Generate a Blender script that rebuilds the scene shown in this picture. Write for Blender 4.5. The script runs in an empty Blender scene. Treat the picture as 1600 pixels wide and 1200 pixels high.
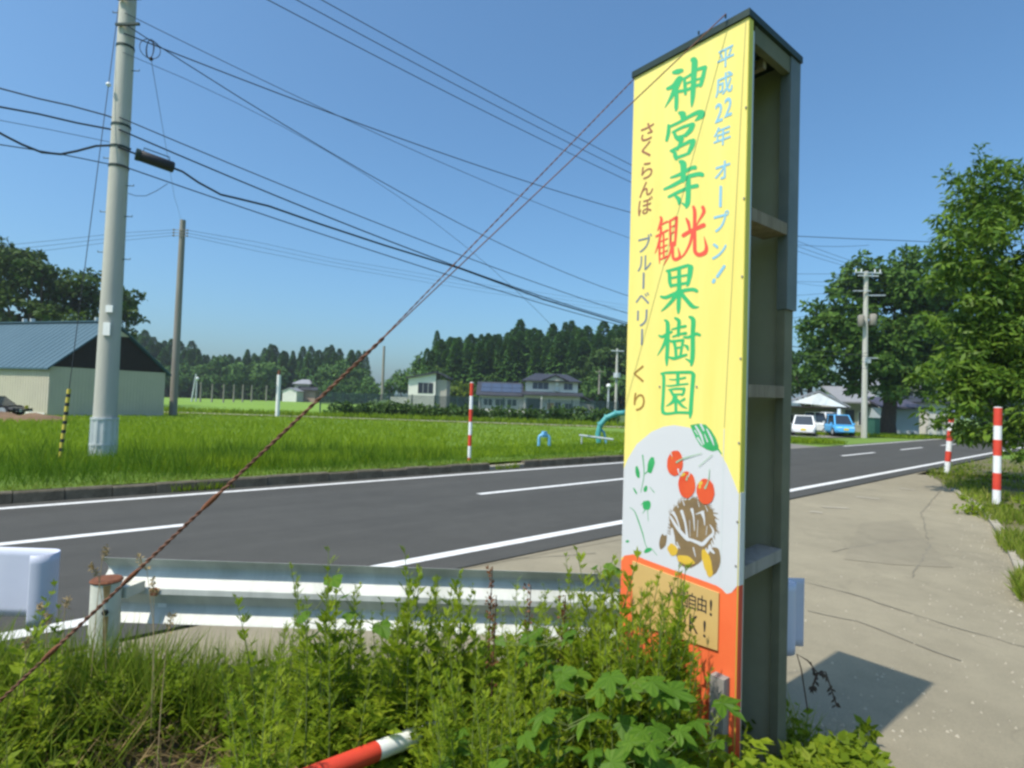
import bpy, bmesh, math, random
import numpy as np
from mathutils import Vector, Matrix
from mathutils.geometry import delaunay_2d_cdt

PI = math.pi
rnd = random.Random(7)
nrg = np.random.default_rng(11)
S = bpy.context.scene
COL = S.collection

# ------------------------------------------------------------------ camera
FPX, EYE, HSLOPE, HMID = 900.0, 1.7, 0.033, 629.0     # lens in px of a 1600 px wide picture, eye height, horizon
ROLL = math.atan(HSLOPE)
PITCH = math.atan((HMID - 600) / FPX * math.cos(ROLL))
_F = Vector((0, math.cos(PITCH), math.sin(PITCH)))
_U = Vector((0, -math.sin(PITCH), math.cos(PITCH)))
_R = Vector((1, 0, 0))
CR = _R * math.cos(ROLL) + _U * math.sin(ROLL)
CU = _U * math.cos(ROLL) - _R * math.sin(ROLL)
EYEP = Vector((0, 0, EYE))
cam = bpy.data.cameras.new('camera')
cam.sensor_width = 36.0
cam.lens = 36.0 * FPX / 1600.0
cam.clip_start, cam.clip_end = 0.05, 9000
camo = bpy.data.objects.new('camera', cam)
COL.objects.link(camo)
M = Matrix((CR, CU, -_F)).transposed().to_4x4()
M.translation = EYEP
camo.matrix_world = M
S.camera = camo

# ------------------------------------------------------------------ sky and sun
SUN_DIR = Vector((0.4030, 0.3330, -0.8520)).normalized()      # the way the light travels
SUN_EL = math.asin(-SUN_DIR.z)
SUN_AZ = math.atan2(-SUN_DIR.x, -SUN_DIR.y)
w = bpy.data.worlds.new('World')
S.world = w
w.use_nodes = True
nt = w.node_tree
sky = nt.nodes.new('ShaderNodeTexSky')
sky.sky_type = 'NISHITA'
sky.sun_disc = False
sky.sun_elevation = SUN_EL
sky.sun_rotation = SUN_AZ % (2 * PI)
sky.air_density, sky.dust_density, sky.ozone_density = 1.1, 2.6, 10.0
bg = nt.nodes['Background']
bg.inputs[1].default_value = 0.15
tint = nt.nodes.new('ShaderNodeMix')             # the camera's white balance on the whole sky
tint.data_type, tint.blend_type = 'RGBA', 'MULTIPLY'
tint.inputs[0].default_value = 1.0
tint.inputs[7].default_value = (0.96, 1.13, 1.06, 1)
nt.links.new(sky.outputs[0], tint.inputs[6])
nt.links.new(tint.outputs[2], bg.inputs[0])
sl = bpy.data.lights.new('sun', 'SUN')
sl.energy = 4.5
sl.angle = math.radians(0.55)
sl.color = (1.0, 0.92, 0.80)
so = bpy.data.objects.new('sun', sl)
COL.objects.link(so)
so.rotation_euler = SUN_DIR.to_track_quat('-Z', 'Y').to_euler()
so.location = (-20, -20, 40)
S.view_settings.view_transform = 'Standard'
S.view_settings.look = 'None'
S.view_settings.exposure = 0.25
S.view_settings.gamma = 1.0
S.view_settings.use_curve_mapping = False
S.render.engine = 'CYCLES'
S.cycles.filter_width = 2.7
S.cycles.max_bounces = 7
S.cycles.transparent_max_bounces = 6
S.cycles.use_denoising = True


# ------------------------------------------------------------------ places
def ray(px, py):
    return _F * FPX + CR * (px - 800) + CU * (600 - py)


def gr(px, py, z=0.0):
    d = ray(px, py)
    return EYEP + d * ((z - EYE) / d.z)


def at(px, py, Y):
    d = ray(px, py)
    return EYEP + d * (Y / d.y)


RU = Vector((0.7423, 0.6700, 0))       # along the road
RN = Vector((-0.6700, 0.7423, 0))      # across it, away from the camera


def road(s, n, z=0.0):
    return RU * s + RN * n + Vector((0, 0, z))


# ------------------------------------------------------------------ materials
def mat(name, c1, c2=None, scale=4.0, rough=0.7, metal=0.0, bump=0.0, bscale=None, spec=0.4, c3=None, detail=6.0, stretch=None):
    m = bpy.data.materials.new(name)
    m.use_nodes = True
    t = m.node_tree
    b = t.nodes['Principled BSDF']
    b.inputs['Roughness'].default_value = rough
    b.inputs['Metallic'].default_value = metal
    b.inputs['Specular IOR Level'].default_value = spec
    if c2 is None:
        b.inputs['Base Color'].default_value = (*c1, 1)
    if c2 is not None or bump:
        tc = t.nodes.new('ShaderNodeTexCoord')
        src = tc.outputs['Object']
        if stretch:
            mp = t.nodes.new('ShaderNodeMapping')
            mp.inputs['Scale'].default_value = stretch
            t.links.new(src, mp.inputs[0])
            src = mp.outputs[0]
    if c2 is not None:
        n = t.nodes.new('ShaderNodeTexNoise')
        n.inputs['Scale'].default_value = scale
        n.inputs['Detail'].default_value = detail
        n.inputs['Roughness'].default_value = 0.65
        t.links.new(src, n.inputs['Vector'])
        r = t.nodes.new('ShaderNodeValToRGB')
        r.color_ramp.elements[0].position = 0.33
        r.color_ramp.elements[1].position = 0.67
        r.color_ramp.elements[0].color = (*c1, 1)
        r.color_ramp.elements[1].color = (*c2, 1)
        if c3:
            e = r.color_ramp.elements.new(0.78)
            e.color = (*c3, 1)
        t.links.new(n.outputs[0], r.inputs[0])
        t.links.new(r.outputs[0], b.inputs['Base Color'])
    if bump:
        n2 = t.nodes.new('ShaderNodeTexNoise')
        n2.inputs['Scale'].default_value = bscale or scale * 6
        n2.inputs['Detail'].default_value = 4
        t.links.new(src, n2.inputs['Vector'])
        bp = t.nodes.new('ShaderNodeBump')
        bp.inputs['Strength'].default_value = bump
        bp.inputs['Distance'].default_value = 0.02
        t.links.new(n2.outputs[0], bp.inputs['Height'])
        t.links.new(bp.outputs[0], b.inputs['Normal'])
    return m


def leafmat(name, dark, mid, light, trans=0.35, rough=0.55):
    m = bpy.data.materials.new(name)
    m.use_nodes = True
    t = m.node_tree
    b = t.nodes['Principled BSDF']
    b.inputs['Roughness'].default_value = rough
    b.inputs['Specular IOR Level'].default_value = 0.16
    a = t.nodes.new('ShaderNodeAttribute')
    a.attribute_name = 'tint'
    oi = t.nodes.new('ShaderNodeObjectInfo')
    ma = t.nodes.new('ShaderNodeMath')
    ma.operation = 'MULTIPLY_ADD'
    ma.inputs[1].default_value = 0.34
    t.links.new(oi.outputs['Random'], ma.inputs[0])
    sub = t.nodes.new('ShaderNodeMath')
    sub.operation = 'SUBTRACT'
    sub.inputs[1].default_value = 0.17
    t.links.new(a.outputs['Fac'], sub.inputs[0])
    t.links.new(sub.outputs[0], ma.inputs[2])
    r = t.nodes.new('ShaderNodeValToRGB')
    r.color_ramp.elements[0].color = (*dark, 1)
    r.color_ramp.elements[1].color = (*light, 1)
    e = r.color_ramp.elements.new(0.5)
    e.color = (*mid, 1)
    t.links.new(ma.outputs[0], r.inputs[0])
    t.links.new(r.outputs[0], b.inputs['Base Color'])
    tr = t.nodes.new('ShaderNodeBsdfTranslucent')
    t.links.new(r.outputs[0], tr.inputs[0])
    mx = t.nodes.new('ShaderNodeMixShader')
    mx.inputs[0].default_value = trans
    t.links.new(b.outputs[0], mx.inputs[1])
    t.links.new(tr.outputs[0], mx.inputs[2])
    t.links.new(mx.outputs[0], t.nodes['Material Output'].inputs[0])
    return m


K = {}
K['asphalt'] = mat('asphalt', (.047, .047, .041), (.064, .063, .056), 0.7, .85, bump=.5, bscale=140, detail=9)
K['oldasphalt'] = mat('old_asphalt', (.16, .15, .135), (.20, .187, .165), 0.9, .9, bump=.4, bscale=120, detail=9)
K['concrete_road'] = mat('concrete_road', (.24, .212, .142), (.31, .275, .19), 0.8, .9, bump=.4, bscale=60, detail=10)
K['patch'] = mat('patched_concrete', (.185, .168, .12), (.225, .203, .145), 1.6, .9, bump=.4, bscale=70)


def worn(name, c, blot, speck, crack, rough=.9, streak=None, cscale=.55):
    """road surface: broad blotches, fine aggregate, a net of hair cracks, faint wheel streaks along the road"""
    m = bpy.data.materials.new(name)
    m.use_nodes = True
    t = m.node_tree
    b = t.nodes['Principled BSDF']
    b.inputs['Roughness'].default_value = rough
    b.inputs['Specular IOR Level'].default_value = .3
    tc = t.nodes.new('ShaderNodeTexCoord')

    def noise(sc, det, vec=None):
        n = t.nodes.new('ShaderNodeTexNoise')
        n.inputs['Scale'].default_value = sc
        n.inputs['Detail'].default_value = det
        n.inputs['Roughness'].default_value = .7
        t.links.new(vec or tc.outputs['Object'], n.inputs['Vector'])
        return n.outputs[0]

    def ramp(src, p0, p1_, v0, v1):
        r = t.nodes.new('ShaderNodeMapRange')
        r.inputs[1].default_value, r.inputs[2].default_value, r.inputs[3].default_value, r.inputs[4].default_value = p0, p1_, v0, v1
        t.links.new(src, r.inputs[0])
        return r.outputs[0]

    def mul(a, b_):
        n = t.nodes.new('ShaderNodeMath')
        n.operation = 'MULTIPLY'
        t.links.new(a, n.inputs[0])
        t.links.new(b_, n.inputs[1])
        return n.outputs[0]
    f = ramp(noise(.45, 5), .3, .7, 1 - blot, 1 + blot)
    f = mul(f, ramp(noise(3.1, 8), .3, .7, 1 - blot * .7, 1 + blot * .7))
    f = mul(f, ramp(noise(95, 2), .25, .75, 1 - speck, 1 + speck))
    if streak:
        mp = t.nodes.new('ShaderNodeMapping')
        mp.inputs['Rotation'].default_value = (0, 0, -math.atan2(RU.y, RU.x))
        t.links.new(tc.outputs['Object'], mp.inputs[0])
        mp2 = t.nodes.new('ShaderNodeMapping')
        mp2.inputs['Scale'].default_value = (.05, 1.6, 1)
        t.links.new(mp.outputs[0], mp2.inputs[0])
        f = mul(f, ramp(noise(1.0, 4, mp2.outputs[0]), .3, .7, 1 - streak, 1 + streak))
    if crack:
        wv = t.nodes.new('ShaderNodeTexNoise')
        wv.inputs['Scale'].default_value = 1.7
        wv.inputs['Detail'].default_value = 5
        t.links.new(tc.outputs['Object'], wv.inputs['Vector'])
        av = t.nodes.new('ShaderNodeMixRGB')
        av.inputs[0].default_value = .45
        t.links.new(tc.outputs['Object'], av.inputs[1])
        t.links.new(wv.outputs[1], av.inputs[2])
        v = t.nodes.new('ShaderNodeTexVoronoi')
        v.feature = 'DISTANCE_TO_EDGE'
        v.inputs['Scale'].default_value = cscale
        t.links.new(av.outputs[0], v.inputs['Vector'])
        f = mul(f, ramp(v.outputs[0], .0, .012, 1 - crack, 1))
    mx = t.nodes.new('ShaderNodeMixRGB')
    mx.blend_type = 'MULTIPLY'
    mx.inputs[0].default_value = 1
    mx.inputs[1].default_value = (*c, 1)
    t.links.new(f, mx.inputs[2])
    t.links.new(mx.outputs[0], b.inputs['Base Color'])
    bp = t.nodes.new('ShaderNodeBump')
    bp.inputs['Strength'].default_value = .5
    bp.inputs['Distance'].default_value = .01
    t.links.new(noise(120, 3), bp.inputs['Height'])
    t.links.new(bp.outputs[0], b.inputs['Normal'])
    return m


K['asphalt'] = worn('asphalt', (.061, .060, .054), .11, .26, .0, .85, .13)
K['concrete_road'] = worn('concrete_road', (.245, .217, .152), .12, .12, .10, .9, None, .8)
K['patch'] = worn('patched_concrete', (.228, .202, .143), .12, .12, .06)
K['line'] = mat('road_paint', (.56, .56, .54), (.76, .76, .74), 9, .6, bump=.2, bscale=90, c3=(.40, .40, .38), detail=10)
K['kerb'] = mat('kerb_concrete', (.065, .056, .038), (.155, .138, .10), 3.5, .95, bump=.6, bscale=40)
K['soil'] = mat('soil', (.08, .06, .036), (.17, .13, .085), 5, .95, bump=.9, bscale=30)
K['brownsoil'] = mat('brown_soil', (.13, .075, .04), (.19, .12, .065), 1.5, .95, bump=.8, bscale=10)
K['ground'] = mat('ground_green', (.11, .19, .022), (.145, .235, .032), .05, .95, bump=.3, bscale=3)
K['gravel'] = mat('gravel', (.28, .25, .19), (.36, .33, .26), 1.5, .95, bump=.5, bscale=20)
K['polec'] = mat('pole_concrete', (.42, .41, .36), (.50, .49, .435), 2.5, .85, bump=.15, bscale=40, stretch=(1, 1, .15))
K['poled'] = mat('pole_grey', (.20, .185, .155), (.27, .25, .215), 2.5, .85, stretch=(1, 1, .15))
K['galv'] = mat('galvanised', (.50, .53, .55), (.60, .63, .64), 4, .42, .35, bump=.05)
K['black'] = mat('black_plastic', (.014, .014, .017), (.022, .022, .025), 8, .55)
K['cable'] = mat('cable_sheath', (.016, .020, .026), (.03, .034, .04), 2, .6)
K['rust'] = mat('rust', (.10, .035, .018), (.19, .07, .03), 12, .85, bump=.3)
K['rustwire'] = mat('rusty_wire', (.11, .05, .035), (.20, .095, .06), 9, .8, .2, bump=.3)
K['white'] = mat('white_paint', (.70, .71, .70), (.80, .81, .80), 3, .5)
K['railw'] = mat('guardrail_paint', (.36, .375, .35), (.56, .58, .55), 2.2, .5, .0, bump=.08, bscale=25, stretch=(2.5, 1, .25), detail=9)
K['railblue'] = mat('terminal_paint', (.46, .49, .60), (.52, .55, .66), 2, .5)
K['postw'] = mat('old_post_paint', (.50, .50, .42), (.64, .64, .56), 6, .6, bump=.1, c3=(.38, .30, .19))
K['red'] = mat('red_paint', (.58, .045, .028), (.66, .07, .035), 4, .5)
K['yellow'] = mat('sign_yellow', (.795, .655, .165), (.86, .725, .22), 2.2, .45, stretch=(3, 3, .3), detail=9)
K['yellowshade'] = mat('sign_yellow_shaded_edge', (.58, .52, .06), (.64, .57, .08), 3, .5)  # darker copy of the sign yellow: grazing shade put into the colour
K['signwhite'] = mat('sign_white', (.565, .565, .59), (.595, .595, .615), 2, .5)
K['orange'] = mat('sign_orange', (.80, .14, .045), (.84, .17, .055), 3, .55)
K['cap'] = mat('cap_metal', (.018, .035, .028), (.035, .055, .045), 6, .5, .3)
K['signinner'] = mat('sign_inner', (.28, .28, .215), (.34, .34, .265), 2.2, .8, bump=.1)
K['signpost'] = mat('sign_post', (.12, .14, .145), (.165, .185, .19), 5, .55, .3)
K['signposto'] = mat('sign_post_old', (.11, .115, .08), (.16, .155, .11), 5, .8)
K['wood'] = mat('weathered_wood', (.17, .135, .10), (.27, .225, .175), 3, .9, bump=.5, stretch=(6, 6, .6))
K['woodg'] = mat('grey_stake', (.22, .205, .19), (.32, .30, .275), 3, .9, bump=.5, stretch=(8, 8, .6))
K['board'] = mat('notice_board', (.55, .36, .125), (.60, .40, .15), 4, .6)
K['txgreen'] = mat('print_green', (.035, .42, .13), (.055, .48, .19), 1.3, .5)
K['txred'] = mat('print_red', (.80, .085, .05), (.84, .11, .065), 3, .5)
K['txblue'] = mat('print_sky_blue', (.24, .50, .66))
K['txnavy'] = mat('print_slate', (.17, .215, .27))
K['txmaroon'] = mat('print_maroon', (.32, .12, .07))
K['txbrown'] = mat('print_brown', (.33, .17, .035))
K['txblack'] = mat('print_black', (.03, .028, .025))
K['artbrown'] = mat('art_brown', (.17, .115, .06), (.25, .165, .075), 14, .6)
K['artred'] = mat('art_red', (.62, .065, .022), (.70, .10, .03), 12, .6)
K['artyel'] = mat('art_yellow', (.62, .38, .03), (.68, .45, .06), 12, .6)
K['artgreen'] = mat('art_green', (.025, .30, .085), (.05, .38, .13), 10, .6)
K['artthin'] = mat('art_pale_green', (.28, .46, .30))
K['seam'] = mat('seam', (.40, .37, .14))
K['seamw'] = mat('seam_white', (.55, .60, .60))
K['roofblue'] = mat('roof_blue', (.040, .092, .125), (.052, .108, .142), .3, .5, .1)
K['roofdark'] = mat('roof_dark', (.028, .030, .038), (.045, .046, .055), .8, .5)
K['roofpurple'] = mat('roof_purple', (.055, .052, .075), (.078, .072, .098), .8, .5)
K['roofgrey'] = mat('roof_grey', (.20, .21, .235), (.27, .275, .29), .8, .6)
K['cream'] = mat('cream_siding', (.47, .435, .335), (.52, .48, .37), .8, .7)
K['gablebrown'] = mat('dark_timber', (.018, .012, .011), (.03, .021, .018), 2, .9)
K['wallw'] = mat('white_wall', (.66, .645, .60), (.74, .72, .67), .5, .75)
K['wallblue'] = mat('pale_blue_wall', (.42, .46, .52), (.48, .52, .57), .7, .8)
K['wallgrey'] = mat('grey_wall', (.36, .34, .30), (.44, .41, .36), .7, .8)
K['glassd'] = mat('window_glass', (.025, .032, .045), None, rough=.08, spec=.6)
K['frame'] = mat('window_frame', (.30, .31, .32))
K['solar'] = mat('solar_panel', (.045, .065, .105), (.06, .082, .13), 2, .2, spec=.6)
K['carwhite'] = mat('car_white', (.72, .73, .74), None, rough=.25, spec=.5)
K['carblue'] = mat('car_blue', (.10, .42, .80), None, rough=.3, spec=.5)
K['cardark'] = mat('car_dark', (.015, .016, .02), None, rough=.35)
K['tyre'] = mat('tyre', (.02, .02, .02), None, rough=.85)
K['plate'] = mat('plate_yellow', (.70, .52, .05))
K['lamp'] = mat('lamp_clear', (.75, .76, .74), None, rough=.2)
K['tail'] = mat('tail_lamp', (.45, .03, .03), None, rough=.25)
K['pipeblue'] = mat('pipe_blue', (.12, .36, .60), (.18, .42, .64), 5, .5)
K['pipeteal'] = mat('pipe_teal', (.05, .27, .28), (.08, .33, .33), 5, .5)
K['orangething'] = mat('orange_cloth', (.62, .30, .07))
K['greenbox'] = mat('green_box', (.035, .12, .085), (.05, .15, .105), 2, .6)
K['fence'] = mat('fence_green', (.02, .05, .05), (.03, .065, .06), 3, .6)
K['bark'] = mat('bark', (.05, .036, .026), (.10, .075, .055), 5, .95, bump=.8, stretch=(3, 3, .5))
K['hill'] = mat('far_hill_hazed', (.045, .085, .07), (.06, .105, .08), .004, .95)  # bluish green: distance haze put into the hill colour
K['yb'] = mat('guard_yellow', (.52, .42, .06))
K['stem'] = mat('plant_stem', (.10, .15, .035), (.16, .19, .06), 6, .8)
K['drystem'] = mat('dry_stem', (.38, .28, .15), (.50, .38, .22), 8, .9)
K['darkstem'] = mat('dark_dry_stem', (.06, .035, .025), (.10, .06, .04), 8, .9)
K['lf_cedar'] = leafmat('cedar_needles', (.046, .118, .024), (.072, .168, .030), (.105, .225, .038), .2, .8)
K['lf_far'] = leafmat('far_foliage', (.045, .105, .026), (.072, .150, .034), (.11, .20, .045), .2, .8)
K['lf_big'] = leafmat('broad_foliage', (.036, .086, .016), (.066, .140, .022), (.115, .195, .032), .3, .6)
K['lf_left'] = leafmat('barn_tree_foliage', (.024, .055, .010), (.050, .098, .016), (.10, .155, .024), .28, .6)
K['lf_near'] = leafmat('orchard_foliage', (.034, .080, .009), (.080, .158, .016), (.17, .265, .032), .36, .45)
K['lf_hedge'] = leafmat('hedge_foliage', (.026, .062, .012), (.048, .10, .018), (.085, .14, .025), .25, .6)
K['lf_lime'] = leafmat('lime_foliage', (.07, .12, .012), (.11, .17, .018), (.16, .22, .025), .3, .6)
K['lf_weed'] = leafmat('weed_foliage', (.13, .20, .012), (.24, .335, .02), (.36, .43, .034), .55, .55)
K['lf_hop'] = leafmat('hop_foliage', (.042, .105, .009), (.09, .185, .016), (.17, .265, .03), .42, .5)
K['lf_cover'] = leafmat('cover_foliage', (.08, .135, .007), (.165, .24, .012), (.28, .33, .02), .46, .55)
K['lf_red'] = leafmat('dock_seed', (.13, .05, .03), (.18, .08, .04), (.24, .12, .06), .3, .8)
K['grass'] = leafmat('verge_grass', (.10, .17, .014), (.18, .265, .022), (.34, .34, .075), .46, .6)
K['rice'] = leafmat('field_grass', (.16, .25, .010), (.215, .32, .014), (.27, .37, .02), .45, .6)
K['tallgrass'] = leafmat('tall_grass', (.05, .115, .008), (.095, .19, .012), (.17, .27, .02), .42, .6)
K['dry'] = leafmat('dry_grass', (.26, .19, .09), (.36, .27, .13), (.46, .36, .2), .3, .8)


# ------------------------------------------------------------------ mesh helpers
class MB:
    def __init__(s):
        s.v, s.f = [], []

    def add(s, vs, fs):
        o = len(s.v)
        s.v += [tuple(p) for p in vs]
        s.f += [tuple(i + o for i in f) for f in fs]
        return s

    def hexa(s, b, t):
        """b, t: four points each, anticlockwise from above"""
        return s.add(list(b) + list(t), [(3, 2, 1, 0), (4, 5, 6, 7), (0, 1, 5, 4), (1, 2, 6, 5), (2, 3, 7, 6), (3, 0, 4, 7)])

    def box(s, x0, x1, y0, y1, z0, z1):
        return s.hexa([(x0, y0, z0), (x1, y0, z0), (x1, y1, z0), (x0, y1, z0)], [(x0, y0, z1), (x1, y0, z1), (x1, y1, z1), (x0, y1, z1)])

    def obox(s, o, ex, ey, ez):
        """box from corner o with edge vectors"""
        o, ex, ey, ez = map(Vector, (o, ex, ey, ez))
        return s.hexa([o, o + ex, o + ex + ey, o + ey], [o + ez, o + ex + ez, o + ex + ey + ez, o + ey + ez])

    def bar(s, a, b, wx, wy, up=(0, 0, 1)):
        a, b = Vector(a), Vector(b)
        d = (b - a).normalized()
        x = d.cross(Vector(up))
        if x.length < 1e-4:
            x = Vector((1, 0, 0))
        x.normalize()
        y = x.cross(d).normalized()
        x *= wx / 2
        y *= wy / 2
        return s.hexa([a - x - y, a + x - y, a + x + y, a - x + y], [b - x - y, b + x - y, b + x + y, b - x + y])

    def tube(s, pts, r, n=8, cap=True):
        pts = [Vector(p) for p in pts]
        if not hasattr(r, '__len__'):
            r = [r] * len(pts)
        o = len(s.v)
        prev = None
        for i, p in enumerate(pts):
            d = (pts[min(i + 1, len(pts) - 1)] - pts[max(i - 1, 0)]).normalized()
            if prev is None:
                a = d.cross(Vector((0, 0, 1)))
                if a.length < 1e-3:
                    a = Vector((1, 0, 0))
            else:
                a = prev - d * prev.dot(d)
            a.normalize()
            prev = a
            b = d.cross(a)
            for k in range(n):
                t = 2 * PI * k / n
                s.v.append(tuple(p + (a * math.cos(t) + b * math.sin(t)) * r[i]))
        for i in range(len(pts) - 1):
            for k in range(n):
                k2 = (k + 1) % n
                s.f.append((o + i * n + k, o + i * n + k2, o + (i + 1) * n + k2, o + (i + 1) * n + k))
        if cap:
            e = o + (len(pts) - 1) * n
            c = len(s.v)
            s.v += [s.v[o + k] for k in range(n)] + [s.v[e + k] for k in range(n)]
            s.f.append(tuple(c + k for k in range(n))[::-1])
            s.f.append(tuple(c + n + k for k in range(n)))
        return s

    def sphere(s, c, r, nu=10, nv=6, sc=(1, 1, 1)):
        vs, fs = [], []
        for j in range(nv + 1):
            for i in range(nu):
                t, q = PI * j / nv, 2 * PI * i / nu
                vs.append((c[0] + r * sc[0] * math.sin(t) * math.cos(q), c[1] + r * sc[1] * math.sin(t) * math.sin(q), c[2] + r * sc[2] * math.cos(t)))
        for j in range(nv):
            for i in range(nu):
                fs.append((j * nu + i, (j + 1) * nu + i, (j + 1) * nu + (i + 1) % nu, j * nu + (i + 1) % nu))
        return s.add(vs, fs)

    def prism(s, poly, ax):
        """poly: list of 3D points, ax: extrusion vector"""
        n = len(poly)
        ax = Vector(ax)
        vs = [Vector(p) for p in poly] + [Vector(p) + ax for p in poly]
        return s.add(vs, [tuple(range(n))[::-1], tuple(range(n, 2 * n))] + [(i, (i + 1) % n, n + (i + 1) % n, n + i) for i in range(n)])


def mesh_from(name, mb, material, smooth=False, off=(0, 0, 0)):
    me = bpy.data.meshes.new(name)
    if any(off):
        vs = [(p[0] - off[0], p[1] - off[1], p[2] - off[2]) for p in mb.v]
    else:
        vs = mb.v
    me.from_pydata(vs, [], mb.f)
    bm = bmesh.new()
    bm.from_mesh(me)
    bmesh.ops.recalc_face_normals(bm, faces=bm.faces)
    bm.to_mesh(me)
    bm.free()
    if smooth:
        me.polygons.foreach_set('use_smooth', [True] * len(me.polygons))
    me.materials.append(material)
    return me


def obj(name, me, parent=None, kind=None, label=None):
    o = bpy.data.objects.new(name, me)
    COL.objects.link(o)
    if parent is not None:
        o.parent = parent
    if kind:
        o['kind'] = kind
    if label:
        o['label'] = label
    return o


def part(name, mb, m, parent, smooth=False, world=False, kind=None, label=None):
    off = tuple(parent.location) if world else (0, 0, 0)
    return obj(name, mesh_from(name, mb, m, smooth, off), parent, kind, label)


def subpart(name, mb, m, parent, root, smooth=False):
    return obj(name, mesh_from(name, mb, m, smooth, tuple(root.location)), parent)


def thing(name, label, cat, loc=(0, 0, 0), rotz=0.0, group=None):
    o = bpy.data.objects.new(name, None)
    o.empty_display_size = 0.2
    COL.objects.link(o)
    o.location = loc
    o.rotation_euler = (0, 0, rotz)
    return tag(o, label, cat, group)


def tag(o, label, cat, group=None):
    o['label'], o['category'] = label, cat
    if group:
        o['group'] = group
    return o


def dup(root, loc, rotz=0.0, label=None, scale=None, group=None):
    def cp(o, par):
        c = o.copy()
        COL.objects.link(c)
        if par is not None:
            c.parent = par
        for ch in list(o.children):
            cp(ch, c)
        return c
    c = cp(root, None)
    c.location = loc
    c.rotation_euler = (0, 0, rotz)
    if scale:
        c.scale = scale if hasattr(scale, '__len__') else (scale,) * 3
    if label:
        c['label'] = label
    if group:
        c['group'] = group
    return c


def sheet(name, pts, z, m, kind='structure'):
    """a flat polygon as a triangulated sheet"""
    mb = MB()
    mb.add([(p[0], p[1], z) for p in pts], [tuple(range(len(pts)))])
    o = obj(name, mesh_from(name, mb, m), None, kind)
    bm = bmesh.new()
    bm.from_mesh(o.data)
    for f in bm.faces:
        if f.normal.z < 0:
            f.normal_flip()
    bm.to_mesh(o.data)
    bm.free()
    return o


def cards_mesh(name, P, D, N, L, W, m, tint, mid=0.5, fold=0.0):
    """many leaf-shaped faces: base, widest at mid, tip"""
    n = len(P)
    D = D / np.linalg.norm(D, axis=1, keepdims=True)
    Sd = np.cross(D, N)
    Sd /= np.linalg.norm(Sd, axis=1, keepdims=True) + 1e-9
    Nn = np.cross(Sd, D)
    L = np.asarray(L).reshape(-1, 1) * np.ones((n, 1))
    W = np.asarray(W).reshape(-1, 1) * np.ones((n, 1))
    V = np.empty((n, 4, 3))
    V[:, 0] = P
    V[:, 1] = P + D * L * mid + Sd * W / 2 + Nn * W * fold
    V[:, 2] = P + D * L
    V[:, 3] = P + D * L * mid - Sd * W / 2 + Nn * W * fold
    return quads_mesh(name, V, m, tint)


def quads_mesh(name, V, m, tint):
    n = len(V)
    me = bpy.data.meshes.new(name)
    me.vertices.add(n * 4)
    me.vertices.foreach_set('co', V.reshape(-1).astype(np.float32))
    me.loops.add(n * 4)
    me.loops.foreach_set('vertex_index', np.arange(n * 4, dtype=np.int32))
    me.polygons.add(n)
    me.polygons.foreach_set('loop_start', np.arange(0, n * 4, 4, dtype=np.int32))
    me.update(calc_edges=True)
    a = me.attributes.new('tint', 'FLOAT', 'FACE')
    a.data.foreach_set('value', np.clip(tint, 0, 1).astype(np.float32))
    me.materials.append(m)
    return me


def unit(n, rg=nrg):
    v = rg.normal(size=(n, 3))
    return v / np.linalg.norm(v, axis=1, keepdims=True)


def blob_leaves(name, blobs, per, size, m, asp=0.5, up=0.5, droop=0.0, shell=0.55, seed=1, mid=0.5, fold=0.12):
    """leaves spread through a set of ellipsoid clumps (cx,cy,cz,rx,ry,rz)"""
    rg = np.random.default_rng(seed)
    PP, DD, NN, TT = [], [], [], []
    for b in blobs:
        c, r = np.array(b[:3]), np.array(b[3:6])
        k = max(6, int(per * (r[0] * r[1] + r[1] * r[2] + r[0] * r[2]) / 3))
        u = unit(k, rg)
        rad = shell + (1 - shell) * rg.random((k, 1)) ** 0.6
        p = c + u * r * rad
        nrm = u * 0.7 + np.array([0, 0, up]) + rg.normal(size=(k, 3)) * 0.45
        d = np.cross(nrm, rg.normal(size=(k, 3)))
        d /= np.linalg.norm(d, axis=1, keepdims=True) + 1e-9
        d = d + u * 0.4 + np.array([0, 0, -droop])
        PP.append(p), DD.append(d), NN.append(nrm)
        TT.append(0.5 + 0.16 * rg.normal(size=k) + 0.10 * rg.normal())
    P, D, N, T = map(np.concatenate, (PP, DD, NN, TT))
    L = size * (0.65 + 0.7 * rg.random(len(P)))
    return cards_mesh(name, P, D, N, L, L * asp, m, T, mid, fold)


# ------------------------------------------------------------------ ground, road
o = sheet('ground', [(-1900, -60), (1900, -60), (1900, 1500), (-1900, 1500)], -0.06, K['ground'])
dome = MB()
ns = 120
vs = []
for i in range(ns + 1):
    a = -1.25 + 2.5 * i / ns
    hgt = 13 + 5 * math.sin(a * 7 + 1) + 4 * math.sin(a * 19) + 2 * math.sin(a * 43 + 2)
    for rr, hh in ((900, 0), (960, .55), (1040, 1), (1150, .8), (1300, 0)):
        vs.append((rr * math.sin(a), rr * math.cos(a), -1 + hgt * hh * 1.4))
fs = []
for i in range(ns):
    for j in range(4):
        fs.append((i * 5 + j, (i + 1) * 5 + j, (i + 1) * 5 + j + 1, i * 5 + j + 1))
dome.add(vs, fs)
obj('hills', mesh_from('hills', dome, K['hill'], True), None, 'structure')

# asphalt carriageway, a slab with its own edge
rb = MB()
c0, c1 = -45, 190
NE, FE = 4.72, 11.06
rb.hexa([road(c0, NE, -.05), road(c1, NE, -.05), road(c1, FE, -.05), road(c0, FE, -.05)],
        [road(c0, NE), road(c1, NE), road(c1, FE), road(c0, FE)])
obj('road', mesh_from('road', rb, K['asphalt']), None, 'structure')
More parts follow.
